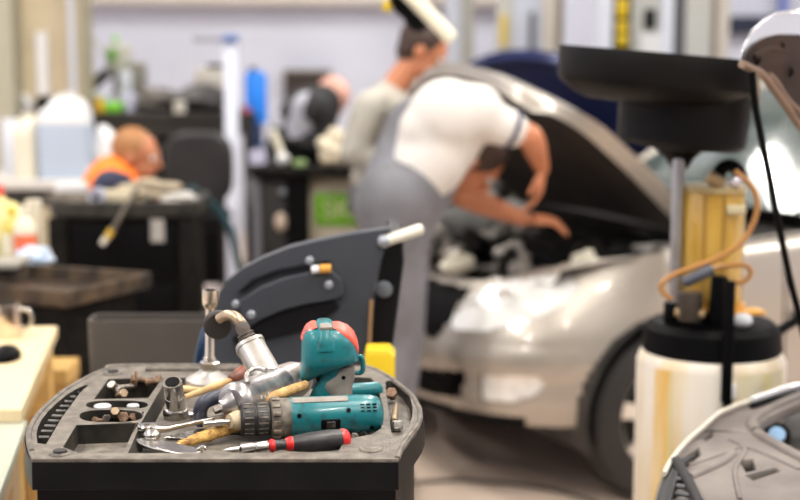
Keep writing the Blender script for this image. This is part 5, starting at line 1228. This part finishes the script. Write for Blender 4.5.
B().box(((a.x+c.x)/2, Yq+.3, (zc1-.0+FZ)/2), (c.x-a.x, .42, zc1-FZ-.01), bev=.006).obj('body', mat('cabinet_beige', (.62, .55, .42), .5), cb_)
a2 = V(315, 194, Yq+.08); c2 = V(372, 225, Yq+.08)
sg = B().box(((a2.x+c2.x)/2, Yq+.085, (a2.z+c2.z)/2), (c2.x-a2.x, .012, a2.z-c2.z)).obj('green_sign', mat('sign_green', (.17, .50, .0), .5), cb_)
fc = bpy.data.curves.new('sign_lettering', 'FONT'); fc.body = 'SKODA'; fc.size = .125; fc.extrude = .001; fc.offset = .002
fo = bpy.data.objects.new('sign_lettering', fc); COL.objects.link(fo); fo.parent = sg
fc.materials.append(mat('sign_pale', (.62, .72, .35), .5))
fo.matrix_parent_inverse = (wm(sg)).inverted(); fo.location = (V(322, 218, Yq+.07).x, Yq+.076, V(322, 218, Yq+.07).z); fo.rotation_euler = (PI/2, 0, 0)
bpy.context.view_layer.update(); dgr = bpy.context.evaluated_depsgraph_get(); tm = bpy.data.meshes.new_from_object(fo.evaluated_get(dgr)); fm = bpy.data.objects.new('sign_lettering', tm); COL.objects.link(fm); fm.parent = sg; fm.matrix_parent_inverse = fo.matrix_parent_inverse.copy(); fm.location = fo.location; fm.rotation_euler = fo.rotation_euler; bpy.data.objects.remove(fo); fm.name = 'sign_lettering'
zq2 = zq+.003
def onq(px, dy): return v3(V(px, 170, Yq+dy).x, Yq+dy, zq2)
def item(name, label, cat, part, m, p, fn):
    t = thing(name, label, cat, tuple(p)); b = B(); fn(b, Vector(p)); b.obj(part, m, t); return t
item('cream_cloth', 'balled cream cloth on the black bench under the grey-shirted man', 'cloth', 'cloth', mat('cream_rag', (.75, .66, .5), .7), onq(336, .2), lambda b, p: lump(b, p, (.075, .07, .085), 3))
item('steel_cup', 'small bright steel cup right of the cream cloth', 'cup', 'cup', m_chr, onq(354, .12), lambda b, p: b.lathe(p, p+v3(0, 0, .07), [(0, .025), (1, .032)], 18))
item('white_knob_cap', 'white round cap on the black bench left of the tools', 'cap', 'dome', m_wht, onq(283, .1), lambda b, p: b.ball(p+v3(0, 0, .03), .03))
item('cream_stick', 'pale stick leaning up from the black bench', 'stick', 'stick', m_cream, onq(279, .2), lambda b, p: b.cyl(p+v3(.03, 0, 0), p+v3(-.03, 0, .16), .018, n=12))
item('black_case', 'black lumpy tool case on the black bench', 'case', 'case', m_black, onq(310, .3), lambda b, p: lump(b, p, (.1, .08, .07), 8))
item('lilac_tin', 'lilac tin at the left end of the black bench', 'tin', 'tin', mat('lilac_tin', (.5, .5, .66), .4), onq(258, .2), lambda b, p: b.cyl(p, p+v3(0, 0, .06), .04, n=18))
item('green_sponge', 'small green pad on the black bench', 'pad', 'pad', mat('sage', (.25, .36, .15), .7), onq(300, .05), lambda b, p: b.box(p+v3(0, 0, .015), (.06, .04, .03), bev=.006))
item('tan_roll', 'tan paper roll in front of the cream cloth', 'roll', 'roll', m_tan, onq(330, .06), lambda b, p: b.cyl(p+v3(-.04, 0, .025), p+v3(.04, .01, .025), .024, n=16))
# work lamp hanging over
wl = thing('work_lamp', 'cream tubular work lamp hanging above the grey-shirted man', 'work lamp', tuple(V(440, 20, 5.0)))
b = B(); b.cyl(V(396, -20, 5.0), V(453, 40, 5.0), .027, .025, n=24, bev=.014); b.obj('lamp_tube', mat('cream_lamp', (.82, .78, .62), .3), wl)
B().tube([V(400, -10, 5.03), V(398, 0, 5.05), V(410, 10, 5.06), V(428, 26, 5.06)], [.035, .03, .035, .04, .05, .03], 10, smooth=3).obj('black_clamp', m_black, wl)
B().box(V(387, 6, 5.05), (.03, .03, .04), bev=.008).obj('yellow_knob', m_yel, wl)
B().tube([V(398, -18, 5.0), V(392, -60, 5.0), v3(V(392, -60, 5.0).x, 5.0, ZC)], .006, 8).obj('suspension_cable', m_black, wl)
# shiny dots: small round reflectors hanging in the navy car's bay come from its lamps
# cable on the floor
t = thing('floor_cable', 'dark cable curving over the concrete floor under the silver car', 'cable', tuple(P(500, 483, FZ)))
B().tube([P(x, y, FZ+.008) for x, y in ((380, 486), (430, 481), (480, 481), (530, 486), (570, 494), (610, 510), (640, 540))], .007, 8, smooth=5).obj('cable', m_dkmet, t)
# ================================================================ people
def cap_(b, p0, r0, p1, r1, n=14):
    p0, p1 = Vector(p0), Vector(p1); L = max(1e-4, (p1-p0).length); pr = []
    for k in range(5): a = PI/2*k/5; pr.append((-r0*math.cos(a)/L, r0*math.sin(a)+1e-4))
    pr += [(0, r0), (.5, (r0+r1)/2), (1, r1)]
    for k in range(1, 6): a = PI/2*k/5; pr.append((1+r1*math.sin(a)/L, r1*math.cos(a)+1e-4))
    b.lathe(p0, p1, pr, n)
def chain(b, pts):
    for (p0, r0), (p1, r1) in zip(pts, pts[1:]): cap_(b, p0, r0, p1, r1)
def fuse(b, name, m, parent, vox, smooth=4, flat=False):
    bmesh.ops.recalc_face_normals(b.bm, faces=b.bm.faces)
    if parent is not None: bmesh.ops.transform(b.bm, matrix=wm(parent).inverted(), verts=b.bm.verts)
    me = bpy.data.meshes.new(name); b.bm.to_mesh(me); b.bm.free()
    o = bpy.data.objects.new(name, me); COL.objects.link(o)
    r = o.modifiers.new('r', 'REMESH'); r.mode = 'VOXEL'; r.voxel_size = vox; r.use_smooth_shade = True
    s_ = o.modifiers.new('s', 'SMOOTH'); s_.iterations = smooth*3 if vox > .012 else smooth; s_.factor = .5
    bpy.context.view_layer.update(); dg = bpy.context.evaluated_depsgraph_get()
    m2 = bpy.data.meshes.new_from_object(o.evaluated_get(dg)); o.modifiers.clear(); o.data = m2
    m2.materials.clear(); m2.materials.append(m)
    for p in m2.polygons: p.use_smooth = True
    if parent is not None: o.parent = parent
    return o
def ellip(b, c, rad, X, Y_, Z):
    b.ball(c, rad, 18, Matrix((X, Y_, Z)).transposed())
def hand(b, w, d, nrm, s=1., curl=.5, side=1):
    """w wrist, d direction of the fingers, nrm back-of-hand normal, side: +1 thumb on d x nrm side"""
    d = Vector(d).normalized(); nrm = Vector(nrm); nrm = (nrm-d*nrm.dot(d)).normalized(); x = d.cross(nrm)*side
    pc_ = w+d*.05*s
    b.ball(pc_, (.042*s, .052*s, .016*s), 14, Matrix((x, d, nrm)).transposed())
    for k, (off, ln) in enumerate(((.032, .072), (.011, .08), (-.011, .075), (-.031, .06))):
        p = w+d*.088*s+x*off*s; dd = d.copy(); r = .0095*s; L = ln*s/3*1.1
        b_prev = p-d*.03*s; cap_(b, b_prev, r, p, r, 8)
        for j in range(3):
            dd = (dd-nrm*math.tan(curl*.55)).normalized(); q = p+dd*L; cap_(b, p, r, q, r*.9, 8); p = q; r *= .9
    t0 = w+d*.02*s+x*.025*s; t1 = t0+(d*.6+x*.8-nrm*.2).normalized()*.042*s; t2 = t1+(d*.95+x*.25-nrm*.35).normalized()*.036*s
    cap_(b, t0, .014*s, t1, .012*s, 8); cap_(b, t1, .012*s, t2, .0095*s, 8)
def headprims(b, c, f, u, s=1.):
    f = Vector(f).normalized(); u = Vector(u); u = (u-f*u.dot(f)).normalized(); r = f.cross(u)
    ellip(b, c+u*.028*s-f*.012*s, (.074*s, .098*s, .088*s), r, f, u)
    ellip(b, c-u*.042*s+f*.022*s, (.056*s, .066*s, .062*s), r, f, u)
    ellip(b, c-u*.083*s+f*.055*s, (.026*s, .024*s, .020*s), r, f, u)
    cap_(b, c+u*.012*s+f*.084*s, .010*s, c-u*.026*s+f*.104*s, .0145*s, 8)
    cap_(b, c+u*.026*s+f*.08*s+r*.035*s, .011*s, c+u*.026*s+f*.08*s-r*.035*s, .011*s, 8)
    cap_(b, c-u*.052*s+f*.078*s+r*.018*s, .008*s, c-u*.052*s+f*.078*s-r*.018*s, .008*s, 8)
    for q in (1, -1): ellip(b, c-u*.005*s-f*.012*s+r*.076*s*q, (.012*s, .02*s, .032*s), r, f, u)
    return f, u, r
def eyes(t, c, f, u, r, s, skin_dark):
    for q in (1, -1):
        b = B(); b.ball(c+u*.006*s+f*.079*s+r*.031*s*q, .0115*s, 10); e = b.obj('eye', mat('eye_white', (.75, .72, .7), .3), t)
        b = B(); b.ball(c+u*.006*s+f*.0865*s+r*.031*s*q, .0055*s, 8); b.obj('iris', mat('iris_brown', (.05, .03, .02), .3), e)
    b = B(); cap_(b, c-u*.052*s+f*.0845*s+r*.02*s, .004*s, c-u*.052*s+f*.0845*s-r*.02*s, .004*s, 8); b.obj('mouth', mat('lip_red', (.4, .13, .1), .5), t)
def person(name, label, j, headc, hf, hu, skin, hair=None, s=1., shirt=None, sleeve=1., trouser=None, hands=None, vest=None, torso_w=.17, shoes=True, belly=0., extra=None, shx=None, lowt=.22, thin=1.):
    """j: dict of world joints"""
    t = thing(name, label, 'person', (j['pelvis'].x, j['pelvis'].y, FZ))
    b = B()
    ax_ = (j['chest']-j['pelvis']).normalized(); lat = (j['shR']-j['shL']).normalized(); fr = lat.cross(ax_).normalized(); lat2 = ax_.cross(fr)
    mid = j['pelvis'].lerp(j['chest'], .5)
    def torso(b, g=0., top=1., lo=True):
        ellip(b, j['chest']-ax_*.06*s, (torso_w*s+g, .115*s+g, .17*s+g*.5), lat2, fr, ax_)
        ellip(b, mid+fr*belly*.5, (.145*s+g, .105*s+g+belly, .17*s+g), lat2, fr, ax_)
        if lo: ellip(b, j['pelvis'], (.165*s+g, .12*s+g, .13*s+g), lat2, fr, ax_)
        cap_(b, j['shL'], .06*s+g, j['shR'], .06*s+g)
        cap_(b, j['shL'], .055*s+g, j['chest'], .09*s+g); cap_(b, j['shR'], .055*s+g, j['chest'], .09*s+g)
    torso(b)
    neck0 = j['chest']+ax_*.07*s
    f, u, r = headprims(b, headc, hf, hu, s)
    chain(b, [(neck0, .058*s), (headc-u*.055*s-f*.02*s, .052*s)])
    for q in 'LR':
        chain(b, [(j['sh'+q], .052*s), (j['el'+q], .04*s), (j['el'+q].lerp(j['wr'+q], .3), .041*s), (j['wr'+q], .026*s)])
        dd = (j['wr'+q]-j['el'+q]).normalized(); hn, hd, cu, sd = (hands or {}).get(q, (v3(0, -.3, 1), dd, .5, 1))
        hand(b, j['wr'+q], hd, hn, s, cu, sd)
        chain(b, [(j['hip'+q], .088*s), (j['kn'+q], .052*s*thin**.5), (j['kn'+q].lerp(j['an'+q], .3), .052*s*thin), (j['an'+q], .034*s)])
    body = fuse(b, 'body', skin, t, .0085)
    eyes(t, headc, f, u, r, s, skin)
    if hair:
        m_, amt = hair; b = B()
        ellip(b, headc+u*.040*s-f*.030*s, (.081*s*amt, .094*s*amt, .086*s*amt), r, f, u)
        ellip(b, headc-u*.01*s-f*.055*s, (.068*s*amt, .055*s*amt, .07*s*amt), r, f, u)
        fuse(b, 'hair', m_, t, .009, 2)
    if trouser:
        b = B(); (extra(b) if extra else None); ellip(b, j['pelvis'], (.178*s, .138*s, .145*s), lat2, fr, ax_)
        for q in 'LR':
            chain(b, [(j['hip'+q], .105*s), (j['kn'+q], .078*s*thin), (j['kn'+q].lerp(j['an'+q], .3), .078*s*thin), (j['an'+q]+v3(0, 0, .03), .066*s*thin)])
        fuse(b, 'trousers', trouser, t, .014)
    if shirt:
        b = B(); torso(b, .016, lo=False)
        ellip(b, j['pelvis'].lerp(j['chest'], lowt), (.165*s, .13*s+belly, .12*s), lat2, fr, ax_)
        if vest is None or True:
            for q in 'LR':
                e = j['sh'+q].lerp(j['el'+q], min(1, sleeve)); chain(b, [(j['sh'+q], .074*s), (e, .062*s)])
                if sleeve > 1: chain(b, [(j['el'+q], .058*s), (j['el'+q].lerp(j['wr'+q], sleeve-1), .045*s)])
        if shx: shx(b)
        chain(b, [(neck0-ax_*.03, .07*s), (neck0+ax_*.01, .066*s)])
        fuse(b, 'shirt', shirt, t, .013)
    if shoes:
        for q in 'LR':
            a = j['an'+q]; d = j.get('toe', v3(1, 0, 0)); b = B()
            ellip(b, v3(a.x, a.y, FZ+.05)+d*.07, (.135, .052, .045), d, v3(-d.y, d.x, 0), v3(0, 0, 1)); chain(b, [(v3(a.x, a.y, FZ+.05), .05), (v3(a.x, a.y, FZ+.12), .05)])
            fuse(b, 'shoe', mat('black_shoe', (.02, .02, .02), .5), t, .012)
    return t, dict(ax=ax_, fr=fr, lat=lat2, neck=neck0)
m_skin = mat('skin', (.58, .27, .16), .5, noise=.12, nscale=18); m_skinr = mat('ruddy_skin', (.52, .20, .10), .5, noise=.12, nscale=18)
m_skinp = mat('pink_skin', (.72, .38, .30), .45, noise=.08, nscale=18)
m_dhair = mat('dark_brown_hair', (.055, .03, .022), .6, noise=.4, nscale=60); m_ghair = mat('ginger_hair', (.42, .19, .07), .6, noise=.3, nscale=60)
m_tee = mat('white_tee', (.66, .63, .60), .75, bump=.3, bscale=12); m_dung = mat('grey_dungaree', (.20, .20, .23), .8, c2=(.13, .13, .14), nscale=5)
m_gshirt = mat('greige_shirt', (.42, .40, .35), .8, c2=(.33, .31, .28), nscale=8); m_gtr = mat('charcoal_trouser', (.10, .10, .11), .8)

# --- man bending over the engine
Yb = 4.9
j = dict(pelvis=V(397, 203, Yb), chest=V(452, 124, Yb+.12), shR=V(477, 116, Yb-.0), shL=V(470, 128, Yb+.36),
         elR=V(531, 137, Yb+.04), wrR=V(542, 168, Yb+.16), elL=V(462, 196, Yb+.32), wrL=V(524, 219, Yb+.32),
         hipR=V(396, 221, Yb-.06), hipL=V(400, 219, Yb+.12), knR=V(400, 330, Yb-.03), knL=V(408, 330, Yb+.14), toe=v3(.3, .95, 0))
j['anR'] = v3(j['knR'].x-.08, Yb-.02, FZ+.09); j['anL'] = v3(j['knL'].x-.06, Yb+.16, FZ+.09)
hc = V(474, 160, Yb+.30)
def hem(b):
    chain(b, [(V(440, 130, Yb+.03), .13), (V(424, 160, Yb+.03), .07)]); chain(b, [(V(425, 160, Yb-.02), .06), (V(423, 171, Yb-.02), .035)])
    chain(b, [(V(475, 112, Yb), .10), (V(446, 116, Yb+.0), .13), (V(427, 130, Yb+.0), .10)])
    chain(b, [(V(470, 120, Yb+.06), .10), (V(440, 140, Yb+.06), .10)])
def bib(b):
    chain(b, [(V(397, 208, Yb), .135), (V(400, 180, Yb+.04), .125), (V(405, 152, Yb+.08), .105), (V(412, 122, Yb+.1), .085), (V(427, 99, Yb+.2), .035)])
    chain(b, [(V(405, 205, Yb+.05), .135), (V(422, 178, Yb+.1), .13)])
pm, inf = person('mechanic', 'person in a white T-shirt and grey dungarees bending over the silver car’s engine', j, hc, v3(.55, .1, -.85), v3(.75, 0, .5), m_skinr, (m_dhair, 1.13), 1.08, m_tee, .62, m_dung,
    dict(R=(v3(1, -.3, .5), v3(-.1, .1, -1), .7, 1), L=(v3(0, -.2, 1), v3(1, 0, -.05), .7, -1)), torso_w=.16, belly=.0, extra=bib, shx=hem, lowt=.55, thin=.74)
e0 = j['shR'].lerp(j['elR'], .60); e1 = j['shR'].lerp(j['elR'], .68)
B().lathe(e0, e1, [(0, .069), (1, .066)], 24).obj('navy_cuff', mat('navy_trim', (.02, .025, .08), .7), pm)
# --- man in grey shirt
Yg = 6.3
j = dict(pelvis=V(382, 198, Yg), chest=V(388, 112, Yg), shR=V(370, 108, Yg-.16), shL=V(412, 98, Yg+.18), elR=V(354, 152, Yg-.2), wrR=V(400, 178, Yg-.2), elL=V(425, 150, Yg+.25), wrL=V(450, 170, Yg+.2),
         hipR=V(382, 206, Yg-.1), hipL=V(388, 206, Yg+.1), knR=V(382, 300, Yg-.08), knL=V(392, 298, Yg+.12))
j['anR'] = v3(j['knR'].x-.02, Yg-.06, FZ+.09); j['anL'] = v3(j['knL'].x, Yg+.14, FZ+.09)
person('onlooker', 'person with short dark hair in a grey-beige shirt watching behind the bending mechanic', j, V(424, 52, Yg), v3(.85, -.1, -.5), v3(.45, 0, .9), m_skinr, (m_dhair, 1.07), 1.05, m_gshirt, 1.7, m_gtr)
b = B()
# --- bald man in a black vest
Yv = 7.9
j = dict(pelvis=V(270, 190, Yv), chest=V(300, 116, Yv-.08), shR=V(306, 106, Yv-.26), shL=V(313, 102, Yv+.1), elR=V(296, 150, Yv-.20), wrR=V(325, 166, Yv-.2), elL=V(335, 142, Yv+.1), wrL=V(352, 158, Yv-.1),
         hipR=V(268, 196, Yv-.1), hipL=V(272, 196, Yv+.1), knR=V(284, 255, Yv-.08), knL=V(290, 254, Yv+.12))
j['anR'] = v3(j['knR'].x-.06, Yv-.06, FZ+.09); j['anL'] = v3(j['knL'].x-.06, Yv+.14, FZ+.09)
tv, inf = person('bald_mechanic', 'bald person in a black vest over a grey shirt stooping behind the black bench', j, V(331, 98, Yv-.02), v3(.6, -.25, -.85), v3(.78, -.1, .55), m_skinp, None, 1.0, mat('blue_grey_shirt', (.38, .39, .45), .8), 1.5, m_gtr)
b = B(); chain(b, [(V(288, 168, Yv-.06), .155), (V(298, 140, Yv-.10), .165), (V(309, 116, Yv-.12), .16), (V(322, 104, Yv-.10), .11)]); chain(b, [(V(312, 108, Yv-.26), .085), (V(325, 104, Yv-.02), .09)])
fuse(b, 'black_vest', mat('black_vest', (.018, .018, .02), .8), tv, .014)
# --- man in orange behind the trolley
Yo = 6.2
j = dict(pelvis=v3(V(100, 180, Yo).x, Yo, FZ+.50), chest=V(112, 191, Yo), shR=V(109, 187, Yo-.18), shL=V(122, 181, Yo+.18), elR=V(112, 240, Yo-.2), wrR=V(150, 250, Yo-.15), elL=V(135, 238, Yo+.2), wrL=V(165, 245, Yo+.05))
j['hipR'] = j['pelvis']+v3(.02, -.09, 0); j['hipL'] = j['pelvis']+v3(.02, .09, 0)
j['knR'] = j['hipR']+v3(.38, -.02, -.02); j['knL'] = j['hipL']+v3(.38, .04, -.02)
j['anR'] = v3(j['knR'].x-.03, j['knR'].y, FZ+.09); j['anL'] = v3(j['knL'].x-.03, j['knL'].y, FZ+.09)
to, inf = person('seated_mechanic', 'ginger-haired person in an orange vest sitting low behind the black trolley', j, V(138, 157, Yo), v3(.95, -.2, -.12), v3(.1, 0, 1), m_skinr, (m_ghair, 1.04), .98, mat('navy_shirt', (.03, .035, .07), .8), 1.5, m_gtr)
b = B(); ellip(b, j['chest']-v3(.0, .0, .06), (.20, .15, .22), inf['lat'], inf['fr'], inf['ax']); chain(b, [(V(100, 186, Yo-.12), .06), (V(118, 173, Yo-.08), .045)]); chain(b, [(V(112, 179, Yo+.1), .06), (V(122, 171, Yo), .05)])
fuse(b, 'orange_vest', m_org, to, .014)
b = B(); ellip(b, V(115, 184, Yo-.23), (.075, .03, .05), v3(1, 0, .2).normalized(), v3(0, 1, 0), v3(-.2, 0, 1).normalized()); b.obj('navy_sleeve_patch', mat('navy_shirt', (.03, .035, .07), .8), to)
sl = thing('low_stool', 'low black stool under the person in the orange vest', 'stool', (j['pelvis'].x, Yo, FZ))
B().cyl((j['pelvis'].x-.02, Yo, FZ+.33), (j['pelvis'].x-.02, Yo, FZ+.385), .17, n=28, bev=.015).obj('seat', m_black, sl)
for k in range(4):
    a = PI/4+PI/2*k; B().cyl((j['pelvis'].x-.02+math.cos(a)*.13, Yo+math.sin(a)*.13, FZ), (j['pelvis'].x-.02+math.cos(a)*.1, Yo+math.sin(a)*.1, FZ+.34), .014, n=10).obj('leg', m_dkmet, sl)
